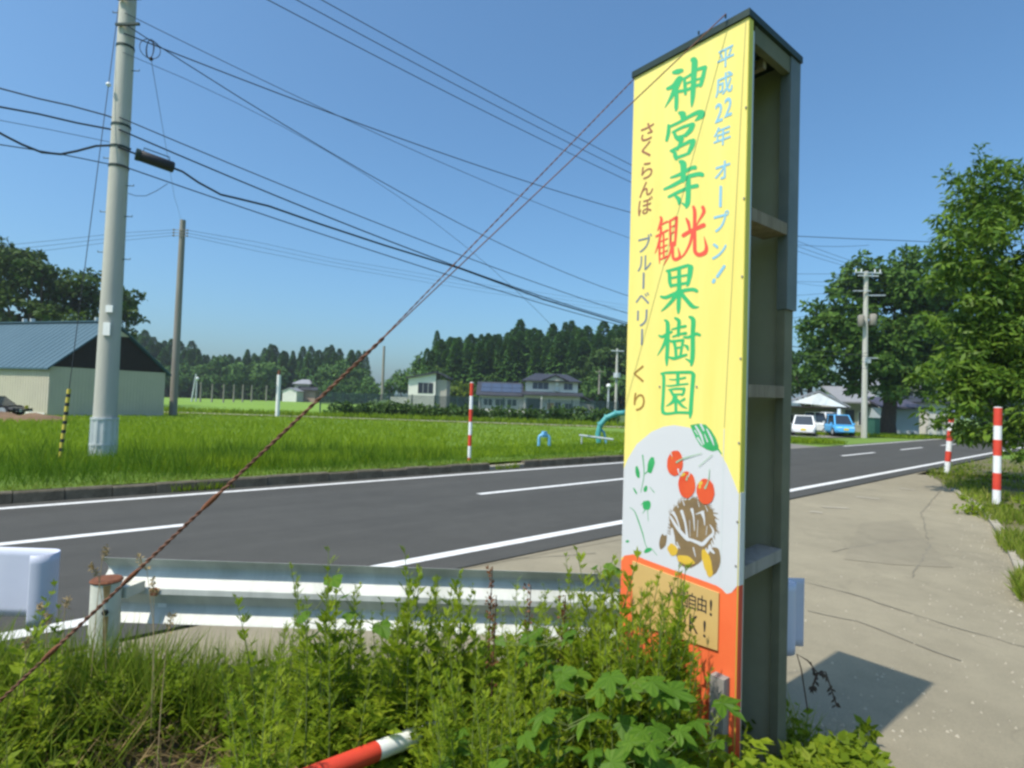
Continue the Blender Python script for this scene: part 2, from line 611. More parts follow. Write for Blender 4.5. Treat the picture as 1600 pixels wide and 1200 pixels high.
# the side road to the carport
sheet('side_road', [road(22.2, 11.0), road(31, 11.0), road(33.5, 16), (27.5, 44), (19, 46), (16.5, 40)], -.012, K['oldasphalt'])


def strip(s0, s1, n, wd, z=.004):
    k = max(2, int((s1 - s0) / 2.0) + 1)
    mb = MB()
    vv = []
    for i in range(k):
        s = s0 + (s1 - s0) * i / (k - 1)
        j = rnd.uniform(-.006, .006)
        vv += [road(s, n - wd / 2 + j, z), road(s, n + wd / 2 + j, z)]
    mb.add(vv, [(2 * i, 2 * i + 2, 2 * i + 3, 2 * i + 1) for i in range(k - 1)])
    return mb


# painted lines
obj('edge_line', mesh_from('edge_line', strip(-40, 180, 5.20, .17), K['line']), None, 'structure')
obj('edge_line', mesh_from('edge_line', strip(-40, 24.3, 10.66, .15), K['line']), None, 'structure')
obj('edge_line', mesh_from('edge_line', strip(33, 180, 10.66, .15), K['line']), None, 'structure')


def sroad(px, py):
    p = gr(px, py)
    return p.dot(RU)


dash = [(-14, sroad(295, 822)), (sroad(738, 770), sroad(738, 770) + 10.5), (sroad(1310, 712), sroad(1366, 707)),
        (sroad(1411, 703), sroad(1447, 699.6))]
dash.append((dash[-1][1] + 4.2, dash[-1][1] + 9.0))
for a, b in dash:
    obj('centre_dash', mesh_from('centre_dash', strip(a, b, 8.26, .15), K['line']), None, 'structure')

# concrete apron on the near side
Pd = [gr(1446, 736), gr(1490, 765), gr(1540, 800), gr(1575, 845), gr(1600, 900), gr(1650, 1010)]
pts = [(1.25, -1.0), (6.0, -1.0)] + [(p.x, p.y) for p in Pd[::-1]] + [tuple(road(22.0, 4.70)[:2]), tuple(road(-3.6, 4.70)[:2]), (-5.6, 0.9), (1.0, 2.85)]
sheet('driveway', pts, -.018, K['concrete_road'])
sheet('asphalt_patch', [gr(1345, 815)[:2], gr(1420, 812)[:2], gr(1455, 850)[:2], gr(1490, 885)[:2], gr(1395, 880)[:2], gr(1318, 872)[:2]], -.014, K['patch'])
sheet('asphalt_patch', [gr(600, 868, -.014)[:2], gr(960, 822, -.014)[:2], gr(975, 842, -.014)[:2], gr(720, 890, -.014)[:2], gr(560, 905, -.014)[:2]], -.014, K['patch'])
for (a, b, c_, d_) in ((1338, 775, 1375, 779), (1285, 791, 1325, 793), (1265, 798, 1285, 800), (1405, 762, 1430, 765)):
    p, q = gr(a, b), gr(c_, d_)
    t = (q - p).normalized()
    nn = Vector((-t.y, t.x, 0)) * .07
    sheet('worn_paint', [(p - nn)[:2], (q - nn)[:2], (q + nn)[:2], (p + nn)[:2]], -.010, K['gravel'])

def crack(pix, wd, name='sealed_crack'):
    r_ = random.Random(len(pix) * 7 + int(pix[0][0]))
    P = [gr(*q) for q in pix]
    pts_ = []
    for a, b in zip(P[:-1], P[1:]):
        n_ = max(2, int((b - a).length / .12))
        for k in range(n_):
            pts_.append(a.lerp(b, k / n_))
    pts_.append(P[-1])
    L, R = [], []
    for i, p in enumerate(pts_):
        d = (pts_[min(i + 1, len(pts_) - 1)] - pts_[max(i - 1, 0)]).normalized()
        nn = Vector((-d.y, d.x, 0))
        o_ = nn * r_.uniform(-.018, .018)
        w_ = wd * r_.uniform(.3, 1.0)
        L.append(p + o_ + nn * w_)
        R.append(p + o_ - nn * w_)
    n_ = len(L)
    mb_ = MB().add([(q.x, q.y, -.013) for q in L + R], [(i, n_ + i, n_ + i + 1, i + 1) for i in range(n_ - 1)])
    obj(name, mesh_from(name, mb_, K['crack']), None, 'structure')


K['crack'] = mat('crack_filler', (.135, .122, .092), (.21, .19, .14), 8, .9)
for px_ in ([(1236, 903), (1330, 925), (1425, 957), (1520, 985), (1650, 1022)], [(1262, 952), (1340, 968), (1430, 1003), (1500, 1030)], [(1470, 765), (1440, 800), (1452, 850), (1425, 900)], [(1300, 860), (1380, 845), (1460, 838)], [(690, 868), (800, 872), (930, 862)]):
    crack(px_, .011)

# kerb on the far side, stone by stone
kt = thing('road_kerb', 'weathered dark concrete kerb along the far side of the road below the grass field', 'kerb', road(0, 11.1))
stones = []
for v in range(4):
    mb = MB()
    L = .60 - .012
    j = [rnd.uniform(-.006, .006) for _ in range(8)]
    prof = [(-.075 + j[0], -.02), (-.055 + j[1], .145 + j[2]), (-.04, .168 + j[3]), (.08, .172 + j[4]), (.08, -.02)]
    mb.prism([RU * (-L / 2) + RN * a + Vector((0, 0, b)) for a, b in prof], RU * L)
    stones.append(mesh_from('kerb_stone', mb, K['kerb']))
mb = MB().prism([RU * (-.29) + RN * a + Vector((0, 0, b)) for a, b in [(-.05, -.02), (-.05, .09), (-.03, .11), (.08, .115), (.08, -.02)]], RU * .58)
stones.append(mesh_from('kerb_stone', mb, K['gravel']))
s = -12.0
i = 0
while s < 20.5:
    if True:
        gap = 9.55 < s < 10.2 or -5.9 < s < -5.3
        q = obj('kerb_stone', stones[4] if gap else stones[i % 4], kt)
        q.location = RU * s + Vector((0, 0, rnd.uniform(-.012, .012))) + RN * rnd.uniform(-.006, .006)
    i += 1
    s += .60
mb = MB()
mb.hexa([road(-45, 11.07, -.1), road(-12.3, 11.07, -.1), road(-12.3, 11.2, -.1), road(-45, 11.2, -.1)],
        [road(-45, 11.07, .16), road(-12.3, 11.07, .16), road(-12.3, 11.2, .16), road(-45, 11.2, .16)])
part('kerb_run', mb, K['kerb'], kt, world=True)

# grass field between the kerb and the gravel path
fieldpoly = [road(-60, 11.19), road(20.6, 11.19), (14.5, 44.6), (-70, 44.6)]


def field_z(x, y):
    n = x * RN.x + y * RN.y
    t = min(1, max(0, (n - 11.2) / 6.0))
    return .17 * (1 - t) + .03 * t


mb = MB()
gx, gy = 40, 30
vs = []
A, B, C_, D_ = [Vector((p[0], p[1], 0)) for p in fieldpoly]
for jj in range(gy + 1):
    v = (jj / gy) ** 1.6
    for ii in range(gx + 1):
        u = ii / gx
        p = (A * (1 - u) + B * u) * (1 - v) + (D_ * (1 - u) + C_ * u) * v
        vs.append((p.x, p.y, field_z(p.x, p.y)))
mb.add(vs, [(jj * (gx + 1) + ii, jj * (gx + 1) + ii + 1, (jj + 1) * (gx + 1) + ii + 1, (jj + 1) * (gx + 1) + ii) for jj in range(gy) for ii in range(gx)])
obj('field', mesh_from('field', mb, K['ground'], True), None, 'structure')
sheet('gravel_path', [(-80, 44.4), (16, 44.4), (16, 46.2), (-80, 46.2)], .06, K['gravel'])
sheet('paddy', [(-160, 47.2), (-14, 47.2), (-10, 150), (-200, 150)], .03,
      mat('paddy_green', (.13, .235, .018), (.165, .28, .024), .12, .9, bump=.5, bscale=3, stretch=(.3, 2, 1)))
sheet('garden', [(-14, 46.4), (14, 46.4), (26, 130), (-12, 130)], .0,
      mat('garden_green', (.05, .085, .02), (.085, .13, .03), .5, .95, bump=.5, bscale=4))


# verge at the camera's feet
def verge_edge_y(x):
    return 3.28 if x > -2.2 else 3.28 - min(.5, (-2.2 - x) * .12)


def verge_edge_x(y):
    return 1.42 + .45 * max(0, min(1, (3.5 - y) / 1.0))


HOL = at(275, 1150, 2.35)


def vz(x, y):
    d = min(verge_edge_y(x) - y, verge_edge_x(y) - x)
    t = max(0, min(1, d / .45))
    t = t * t * (3 - 2 * t)
    z = -.05 + t * (.20 + .05 * math.sin(x * 2.3 + 1) * math.sin(y * 2.9) + .03 * math.sin(x * 7.1 + y * 5))
    z -= .42 * math.exp(-((x - HOL.x) ** 2 / .16 + (y - HOL.y) ** 2 / .09)) * t
    return z


mb = MB()
xs = np.linspace(-9, 2.0, 150)
ys = np.linspace(-.5, 5.6, 90)
vs = [(x, y, vz(x, y)) for y in ys for x in xs]
fs = []
nx = len(xs)
for j in range(len(ys) - 1):
    for i in range(nx - 1):
        q = (j * nx + i, j * nx + i + 1, (j + 1) * nx + i + 1, (j + 1) * nx + i)
        if max(vs[k][2] for k in q) > -.045:
            fs.append(q)
mb.add(vs, fs)
obj('verge', mesh_from('verge', mb, K['soil'], True), None, 'structure')

# right-hand verge beyond the driveway
rv = [(p.x, p.y) for p in Pd] + [(14, 2), (30, 12), tuple(road(32, 4.6)[:2]), tuple(road(20.3, 4.6)[:2])]
sheet('right_verge', rv, -.008, mat('verge_soil', (.09, .085, .035), (.16, .14, .07), 1.5, .95, bump=.6, bscale=20))

# ------------------------------------------------------------------ the orchard signboard
ZT = at(1170, 25, 2.2).z
SN = at(1170, 25, 2.2)
SL, SB = gr(991, 121, ZT), gr(1250, 98, ZT)
SN, SL, SB = [Vector((p.x, p.y, 0)) for p in (SN, SL, SB)]
SW, SD = (SL - SN).length, (SB - SN).length
E1, E2 = (SL - SN).normalized(), (SB - SN).normalized()
NF = Vector((E1.y, -E1.x, 0))
if NF.dot(Vector((0, -1, 0))) < 0:
    NF = -NF
ZG = vz(SN.x, SN.y) - .1
sign = thing('roadside_sign', 'tall yellow orchard signboard with green brush lettering and a painted chestnut, standing in weeds', 'sign', (SN.x, SN.y, 0))


def sp(a, b, z, out=0.0):
    p = SN + E1 * a + E2 * b + NF * out
    return Vector((p.x, p.y, z))


def fp(px, py, out=0.0):
    """the point of the sign's face seen at a place in the photograph, pushed out a little"""
    d = ray(px, py)
    t = (SN - EYEP).dot(NF) / d.dot(NF)
    return EYEP + d * t + NF * out


def sbox(a0, a1, b0, b1, z0, z1):
    mb = MB()
    return mb.hexa([sp(a0, b0, z0), sp(a1, b0, z0), sp(a1, b1, z0), sp(a0, b1, z0)], [sp(a0, b0, z1), sp(a1, b0, z1), sp(a1, b1, z1), sp(a0, b1, z1)])


CAPZ = ZT - .004
part('front_panel', sbox(0, SW, 0, .012, ZG, CAPZ), K['yellow'], sign, world=True)
part('panel_return', sbox(-.003, -.0005, .0005, .033, ZG, CAPZ - .002), K['yellowshade'], sign, world=True)
part('edge_channel', sbox(.004, .02, .0335, .056, ZG, CAPZ - .03), K['galv'], sign, world=True)
part('back_panel', sbox(.048, SW, SD - .035, SD - .02, ZG, CAPZ), K['signinner'], sign, world=True)
part('side_panel', sbox(SW - .016, SW - .004, .014, SD - .037, ZG, CAPZ - .004), K['signinner'], sign, world=True)
mb = sbox(-.008, SW + .008, -.009, SD + .011, CAPZ + .002, CAPZ + .030)
part('top_cap', mb, K['cap'], sign, world=True)
part('top_rail', sbox(.004, .034, .06, SD - .088, CAPZ - .075, CAPZ - .004), K['signposto'], sign, world=True)
part('top_brace', sbox(.04, SW - .03, .20, .225, CAPZ - .10, CAPZ - .06), K['wood'], sign, world=True)
zs = at(1240, 486, SB.y).z
part('corner_post', sbox(.0, .045, SD - .085, SD + .008, zs, CAPZ - .002), K['signpost'], sign, world=True)
part('corner_post', sbox(.010, .045, SD - .080, SD - .004, ZG, zs - .002), K['signposto'], sign, world=True)
z685 = at(1160, 688, SN.y).z
part('inner_post', sbox(.022, .042, .0335, .062, ZG, z685), K['woodg'], sign, world=True)


def shelf(pa, pb, th):
    za = at(*pa, SN.y + .03).z
    zb = at(*pb, SB.y - .03).z
    mb = MB()
    mb.hexa([sp(.004, .062, za - th), sp(.11, .062, za - th), sp(.11, SD - .086, zb - th), sp(.004, SD - .086, zb - th)],
            [sp(.004, .062, za), sp(.11, .062, za), sp(.11, SD - .086, zb), sp(.004, SD - .086, zb)])
    return mb


part('cross_rail', shelf((1172, 322), (1242, 352), .05), K['wood'], sign, world=True)
part('cross_rail', shelf((1166, 600), (1234, 604), .05), K['wood'], sign, world=True)
part('cross_rail', shelf((1160, 886), (1226, 856), .05), K['woodg'], sign, world=True)
# grey timber stake held against the face near the foot
mb = MB()
zt = fp(1127, 1052).z
a1, a2 = (fp(1141, 1052) - SN).dot(E1), (fp(1119, 1052) - SN).dot(E1)
part('timber_stake', MB().hexa([sp(a1, -.045, ZG), sp(a2, -.045, ZG), sp(a2, -.004, ZG), sp(a1, -.004, ZG)],
     [sp(a1, -.045, zt), sp(a2, -.045, zt), sp(a2, -.004, zt), sp(a1, -.004, zt)]), K['woodg'], sign, world=True)
# cap ornament and bolts along the top
mb = MB()
for px, py in ((1138, 33), (1096, 58)):
    p = fp(px, py)
    mb.tube([p + NF * .02 + Vector((0, 0, .004)), p + NF * .02 + Vector((0, 0, .016))], .004, 6)
part('wire_eye', mb, K['cap'], sign, world=True)


def poly_union(polys):
    """union of simple 2D polygons as triangles"""
    V, E, Fc = [], [], []
    for p in polys:
        o = len(V)
        V += [Vector(q) for q in p]
        a = sum(p[i][0] * p[(i + 1) % len(p)][1] - p[(i + 1) % len(p)][0] * p[i][1] for i in range(len(p)))
        ix = list(range(o, o + len(p)))
        Fc.append(ix if a > 0 else ix[::-1])
    r = delaunay_2d_cdt(V, E, Fc, 1, 1e-5, True)
    vs, fs, of = r[0], r[2], r[5]
    return vs, [f for f, q in zip(fs, of) if len(q)]


def stroke(pts):
    """a brush stroke: points (x, y, width) -> polygons: round dabs and the bands between them"""
    out = []
    # smooth subdivision
    P = [np.array(p, float) for p in pts]
    Q = []
    n = len(P)
    for i in range(n - 1):
        p0, p1, p2, p3 = P[max(i - 1, 0)], P[i], P[i + 1], P[min(i + 2, n - 1)]
        for k in range(4):
            t = k / 4
            q = .5 * ((2 * p1) + (-p0 + p2) * t + (2 * p0 - 5 * p1 + 4 * p2 - p3) * t * t + (-p0 + 3 * p1 - 3 * p2 + p3) * t ** 3)
            q[2] = p1[2] * (1 - t) + p2[2] * t
            Q.append(q)
    Q.append(P[-1])
    for i, q in enumerate(Q):
        r = max(q[2] / 2, 1.5)
        out.append([(q[0] + r * math.cos(a * PI / 5 + .13 * i), q[1] + r * math.sin(a * PI / 5 + .13 * i)) for a in range(10)])
    for a, b in zip(Q[:-1], Q[1:]):
        d = b[:2] - a[:2]
        l = np.hypot(*d)
        if l < 1e-6:
            continue
        nn = np.array((-d[1], d[0])) / l
        ra, rb_ = max(a[2] / 2, 1.5), max(b[2] / 2, 1.5)
        out.append([tuple(a[:2] + nn * ra), tuple(b[:2] + nn * rb_), tuple(b[:2] - nn * rb_), tuple(a[:2] - nn * ra)])
    return out


def ell(cx, cy, rx, ry, rot=0, n=18, jag=0.0):
    r = random.Random(int(cx * 7 + cy))
    o = []
    for k in range(n):
        t = 2 * PI * k / n
        j = 1 + r.uniform(-jag, jag)
        x, y = rx * j * math.cos(t), ry * j * math.sin(t)
        o.append((cx + x * math.cos(rot) - y * math.sin(rot), cy + x * math.sin(rot) + y * math.cos(rot)))
    return o


def print_on(name, polys, tr, out, m, parent=None, label=None):
    """flat print on the sign's face; tr: zoomed photo coordinates (x0, y0, scale)"""
    vs, fs = poly_union(polys)
    mb = MB()
    mb.add([fp(tr[0] + v[0] / tr[2], tr[1] + v[1] / tr[2], out) for v in vs], fs)
    o = obj(name, mesh_from(name, mb, m, off=tuple(sign.location)), parent or sign)
    if label:
        o['label'] = label
    return o


T1, T2, T3, T4 = (1010, 80, 7.5), (1010, 230, 6.3158), (1010, 400, 7.5), (1010, 540, 9.2333)
CH = {}
CH['kami'] = (T1, [[(320, 250, 40), (365, 240, 62), (415, 225, 45)], [(250, 440, 38), (320, 405, 52), (385, 330, 70), (425, 322, 30)],
    [(395, 320, 66), (345, 430, 66), (290, 540, 42), (218, 662, 5)], [(350, 400, 48), (354, 560, 50), (350, 660, 46), (347, 698, 15)],
    [(445, 320, 34), (455, 420, 44), (458, 500, 34)], [(440, 325, 26), (520, 275, 32), (600, 215, 34), (690, 190, 52)],
    [(690, 190, 42), (664, 300, 50), (640, 390, 46), (630, 410, 24)], [(460, 382, 24), (540, 350, 26), (655, 312, 26)],
    [(350, 475, 40), (470, 455, 34), (560, 412, 36), (640, 388, 34)], [(540, 105, 50), (566, 118, 76), (556, 300, 66), (546, 500, 58), (537, 600, 40), (530, 656, 8)]])
CH['miya'] = (T1, [[(385, 722, 28), (428, 740, 80), (430, 795, 54)], [(262, 870, 34), (260, 950, 46), (238, 1045, 34)],
    [(280, 882, 30), (400, 825, 34), (540, 745, 44), (620, 715, 58), (660, 725, 62), (640, 760, 72), (572, 815, 12)],
    [(325, 952, 34), (352, 1010, 48), (395, 1045, 50)], [(310, 950, 26), (420, 892, 34), (540, 855, 42)],
    [(545, 862, 58), (520, 920, 58), (460, 985, 44)], [(370, 1012, 40), (440, 990, 36), (480, 970, 36)],
    [(418, 1025, 50), (392, 1100, 42), (360, 1150, 34)], [(285, 1168, 26), (330, 1185, 46), (340, 1230, 52), (350, 1260, 42)],
    [(290, 1165, 26), (400, 1112, 36), (520, 1050, 44)], [(550, 1052, 60), (535, 1110, 58), (500, 1185, 44)], [(350, 1250, 38), (430, 1222, 34), (500, 1195, 34)]])
CH['tera'] = (T2, [[(335, 142, 34), (365, 165, 66), (365, 250, 54), (360, 330, 44)], [(242, 300, 18), (330, 268, 34), (440, 208, 36), (480, 200, 44)],
    [(177, 415, 22), (280, 368, 38), (420, 290, 40), (520, 265, 44), (552, 272, 44)], [(222, 490, 26), (320, 440, 34), (430, 396, 36), (500, 380, 42)],
    [(415, 320, 48), (415, 450, 50), (408, 550, 52), (395, 598, 18)], [(352, 550, 12), (395, 580, 34)], [(290, 485, 28), (320, 512, 46), (325, 555, 30)]])
CH['kan'] = (T2, [[(140, 688, 18), (150, 720, 30), (122, 800, 16), (112, 825, 6)], [(140, 772, 15), (200, 737, 20), (220, 740, 12)],
    [(100, 880, 22), (150, 852, 20), (212, 818, 18)], [(145, 790, 24), (140, 870, 24), (112, 980, 18), (86, 1050, 5)],
    [(130, 920, 20), (130, 1050, 20), (131, 1150, 7)], [(120, 940, 14), (210, 902, 14)], [(125, 1000, 13), (205, 965, 14)], [(130, 1055, 13), (205, 1020, 14)],
    [(130, 1112, 16), (212, 1076, 20)], [(170, 860, 18), (172, 1085, 18)],
    [(235, 722, 20), (236, 850, 22), (242, 970, 24)], [(235, 727, 16), (292, 694, 28)], [(300, 694, 28), (292, 850, 26), (282, 965, 22)],
    [(235, 792, 14), (295, 767, 14)], [(238, 855, 14), (290, 832, 14)], [(242, 955, 28), (280, 938, 26)], [(252, 970, 26), (228, 1060, 20), (172, 1165, 5)],
    [(264, 970, 22), (263, 1080, 28), (290, 1108, 34), (330, 1080, 28), (320, 1020, 15), (312, 990, 4)]])
CH['hikari'] = (T2, [[(465, 588, 26), (478, 640, 36), (475, 800, 34), (465, 850, 28)], [(392, 702, 14), (415, 742, 34), (430, 820, 24)],
    [(558, 592, 34), (568, 640, 34), (522, 720, 18), (492, 778, 6)], [(367, 870, 40), (430, 832, 38), (520, 790, 40), (565, 770, 46)],
    [(455, 850, 28), (430, 950, 26), (380, 1050, 20), (322, 1108, 10)], [(478, 830, 30), (478, 950, 36), (482, 1030, 36), (520, 1062, 40), (578, 1040, 44), (594, 990, 34), (575, 900, 10), (570, 882, 4)]])
CH['ka'] = (T3, [[(245, 172, 26), (270, 200, 42), (275, 300, 42), (290, 355, 34)], [(237, 175, 22), (350, 150, 38), (480, 112, 38), (508, 122, 44)],
    [(520, 132, 66), (510, 220, 58), (490, 320, 42), (478, 345, 24)], [(275, 260, 26), (480, 222, 28)], [(285, 348, 34), (400, 330, 34), (485, 312, 30)],
    [(385, 150, 44), (385, 400, 54), (378, 600, 48), (375, 668, 22)], [(172, 475, 26), (230, 485, 42), (330, 442, 42), (450, 402, 42), (550, 392, 42), (590, 410, 42)],
    [(370, 420, 54), (312, 510, 46), (240, 590, 34), (178, 644, 12)], [(400, 430, 54), (460, 500, 48), (530, 580, 52), (575, 600, 34), (618, 595, 7)]])
CH['ju'] = (T3, [[(218, 752, 22), (250, 790, 48), (250, 950, 50), (247, 1100, 46), (240, 1200, 44), (240, 1280, 17)],
    [(147, 930, 17), (190, 945, 38), (258, 905, 34), (298, 888, 26)], [(235, 950, 36), (200, 1050, 34), (132, 1164, 7)], [(275, 985, 16), (305, 1005, 26)],
    [(338, 727, 26), (382, 760, 46), (380, 830, 42), (375, 930, 34)], [(302, 860, 17), (380, 837, 28), (458, 822, 34)], [(312, 945, 22), (400, 915, 28), (462, 905, 38)],
    [(287, 1000, 26), (370, 992, 30), (430, 985, 34)], [(325, 1000, 42), (342, 1080, 36), (350, 1190, 34)], [(430, 985, 36), (418, 1060, 30), (400, 1160, 30)],
    [(345, 1080, 24), (415, 1066, 24)], [(270, 1186, 22), (325, 1200, 40), (400, 1178, 36), (470, 1156, 28)], [(442, 1042, 13), (478, 1062, 40), (488, 1100, 20)],
    [(442, 950, 26), (500, 950, 34), (580, 912, 38), (625, 925, 34)], [(505, 712, 26), (550, 750, 56), (545, 900, 52), (545, 1100, 54), (540, 1200, 52), (530, 1268, 34), (525, 1286, 13)],
    [(458, 1203, 9), (500, 1225, 28), (530, 1258, 26)]])
CH['en'] = (T4, [[(215, 402, 26), (250, 440, 48), (250, 600, 44), (240, 800, 44), (235, 930, 48), (268, 982, 42)], [(212, 400, 17), (300, 390, 38), (500, 385, 42), (640, 385, 46), (678, 410, 50)],
    [(680, 420, 62), (665, 600, 58), (650, 800, 58), (640, 960, 58), (630, 1042, 21)], [(240, 962, 50), (300, 982, 38), (450, 965, 38), (600, 968, 42)],
    [(455, 400, 50), (455, 560, 46)], [(332, 485, 13), (420, 490, 23), (560, 462, 34)], [(287, 575, 13), (350, 580, 25), (480, 562, 27), (598, 550, 26)],
    [(322, 636, 17), (420, 622, 33), (535, 622, 36)], [(350, 640, 40), (390, 715, 40), (425, 745, 40)], [(545, 622, 46), (535, 690, 36), (512, 716, 26)], [(392, 705, 32), (515, 700, 28)],
    [(410, 740, 58), (380, 810, 48), (288, 874, 8)], [(425, 740, 50), (425, 850, 42), (428, 950, 42)], [(450, 790, 50), (520, 870, 38), (588, 904, 10)], [(558, 757, 13), (542, 775, 40), (500, 798, 28)]])


def char_print(key, m, out):
    tr, sts = CH[key]
    polys = []
    for st in sts:
        polys += stroke(st)
    return print_on('painted_character', polys, tr, out, m)


for k in ('kami', 'miya', 'tera', 'ka', 'ju', 'en'):
    char_print(k, K['txgreen'], .0012)
for k in ('kan', 'hikari'):
    char_print(k, K['txred'], .0012)

# white arch and orange base of the picture area (layers 0.6 mm)
T5 = (960, 640, 4.2857)
arch = [(-80, 1200)]
arch = [(62, 400), (90, 330), (150, 232), (250, 148), (330, 114), (400, 104), (500, 120), (600, 175), (690, 262), (752, 365), (800, 480), (832, 565), (862, 560),
        (845, 1240), (800, 1225), (760, 1236), (720, 1215), (640, 1180), (560, 1145), (420, 1092), (330, 1058), (230, 1020), (130, 985), (88, 975), (48, 990)]
fr = [(p[0], p[1]) for p in arch]
# keep inside the panel
wl = print_on('painted_arch', [fr], T5, .0006, K['signwhite'])
orp = [(970, 876), (976, 868), (990, 866), (1008, 874), (1035, 884), (1062, 894), (1090, 904), (1120, 915), (1128, 920), (1135, 928), (1143, 926), (1150, 922), (1162, 918),
       (1162, 1400), (955, 1250)]
ob = print_on('painted_base', [orp], (0, 0, 1), .0009, K['orange'])
# clamp paint edges to the panel
for o_ in (wl, ob):
    for v in o_.data.vertices:
        p = Vector(v.co) + Vector(sign.location)
        q = p - SN
        a = q.dot(E1)
        dev = max(0.0, min(SW, a)) - a
        v.co = v.co + E1 * dev
        if v.co.z < ZG + .01:
            v.co.z = ZG + .01
# the return strip below is painted like the face
zw0, zw1 = at(1160, 770, SN.y).z, at(1152, 915, SN.y).z
part('painted_strip', sbox(-.006, -.0035, .001, .032, zw1, zw0), K['signwhite'], sign, world=True)
part('painted_strip', sbox(-.006, -.0035, .001, .032, ZG, zw1 - .001), K['red'], sign, world=True)
# thin seam down the face
print_on('seam', [[(1165, 34), (1166.2, 34), (1132.4, 668), (1131.4, 668)]], (0, 0, 1), .0014, K['seam'])
print_on('seam', [[(1131.3, 670), (1132.3, 670), (1126.5, 905), (1125.5, 905)]], (0, 0, 1), .0014, K['seamw'])

# the painted fruit
R5 = random.Random(3)


def spikes(cx, cy, rx, ry, a0, a1, n, l0, l1, w):
    o_ = []
    for i in range(n):
        t = math.radians(a0 + (a1 - a0) * i / (n - 1) + R5.uniform(-3, 3))
        l = R5.uniform(l0, l1)
        p = (cx + rx * math.cos(t), cy + ry * math.sin(t))
        q = (cx + (rx + l) * math.cos(t + .12), cy + (ry + l) * math.sin(t + .12))
        o_ += stroke([(p[0], p[1], w), (q[0], q[1], 2)])
    return o_


burr = [ell(525, 775, 155, 178, 0, 34, .04), ell(505, 965, 88, 95, .2, 20, .05), ell(665, 1015, 46, 96, .12, 20, .04), ell(325, 880, 24, 55, .2, 14, .1)]
burr += spikes(525, 775, 150, 172, -200, 60, 52, 14, 34, 9)
print_on('painted_chestnut', burr, T5, .0012, K['artbrown'])
wh = stroke([(378, 718, 14), (425, 795, 20), (486, 862, 26), (515, 872, 18), (560, 890, 22), (592, 900, 28), (630, 862, 20), (660, 832, 16)]) + stroke([(655, 850, 18), (664, 812, 14), (640, 770, 4)])
for st in (((395, 690, 22), (420, 735, 12), (450, 830, 5)), ((452, 680, 20), (476, 760, 13), (489, 855, 16)), ((520, 668, 20), (532, 720, 10), (538, 810, 4)), ((590, 690, 26), (602, 730, 12), (606, 775, 4)),
           ((385, 800, 16), (392, 850, 26), (400, 900, 20)), ((352, 640, 22), (345, 740, 46), (340, 830, 26)), ((548, 700, 5), (575, 690, 10), (600, 680, 8)), ((640, 930, 24), (668, 960, 12)), ((420, 890, 8), (440, 930, 4)), ((530, 925, 9), (545, 985, 4)),
           ((415, 615, 4), (428, 655, 7)), ((455, 600, 4), (470, 640, 7)), ((560, 610, 3), (570, 650, 5)), ((610, 640, 3), (625, 680, 5)), ((505, 740, 3), (508, 850, 3)), ((560, 740, 3), (556, 850, 4)), ((622, 780, 4), (615, 840, 4))):
    wh += stroke(st)
print_on('painted_highlight', wh, T5, .0016, K['signwhite'])
yl = [ell(392, 938, 30, 42, -.5, 14, .12), ell(478, 1008, 62, 30, .35, 16, .12), ell(622, 1022, 28, 92, -.28, 16, .06), ell(640, 1090, 22, 30, 0, 10, .1)]
print_on('painted_nut', yl, T5, .0020, K['artyel'])
chs = [ell(408, 358, 54, 86, .05, 24, .03), ell(487, 503, 57, 90, 0, 24, .03), ell(613, 548, 60, 86, -.06, 24, .03)]
for c in chs:
    print_on('painted_cherry', [c], T5, .0024 + .0004 * chs.index(c), K['artred'])
print_on('painted_glint', [ell(463, 436, 18, 9, -.6), ell(580, 492, 16, 12, -.7), ell(575, 516, 8, 12, .2)] + stroke([(385, 290, 5), (390, 330, 3)]), T5, .0036, K['artyel'])
print_on('painted_streak', stroke([(372, 270, 10), (390, 312, 4)]) + stroke([(430, 400, 12), (440, 440, 4)]) + stroke([(455, 412, 8), (452, 440, 4)]) + stroke([(508, 425, 8), (500, 450, 4)]), T5, .0040, K['signwhite'])
st = stroke([(420, 352, 12), (470, 325, 8), (590, 290, 3)]) + stroke([(570, 378, 4), (660, 302, 4)]) + stroke([(487, 470, 12), (495, 440, 5)]) + stroke([(612, 525, 14), (634, 470, 6), (640, 395, 3)])
print_on('painted_stalk', st, T5, .0044, K['artthin'])
lf = [[(508, 104), (560, 94), (612, 100), (650, 140), (680, 190), (698, 240), (700, 270), (660, 280), (620, 268), (575, 240), (545, 190), (525, 145)]]
print_on('painted_leaf', lf + stroke([(698, 268, 12), (718, 296, 6)]), T5, .0012, K['artgreen'])
ws = []
for a in (((545, 110, 10), (580, 170, 16), (600, 230, 8)), ((580, 100, 14), (600, 140, 10)), ((620, 130, 8), (650, 190, 14), (668, 240, 4)), ((560, 190, 14), (590, 238, 8)), ((605, 165, 6), (625, 215, 9)), ((540, 140, 9), (560, 170, 5))):
    ws += stroke(a)
print_on('painted_highlight', ws, T5, .0016, K['signwhite'])
sg = [ell(246, 372, 22, 56, .22, 16, .08), ell(156, 420, 14, 42, -.2, 12, .1), ell(140, 545, 6, 26, -.5, 8), ell(210, 530, 12, 22, .3, 10, .1), ell(218, 640, 30, 32, 0, 14, .15), ell(225, 942, 28, 14, -.4, 10, .15), ell(88, 882, 13, 9, 0, 8, .1)]
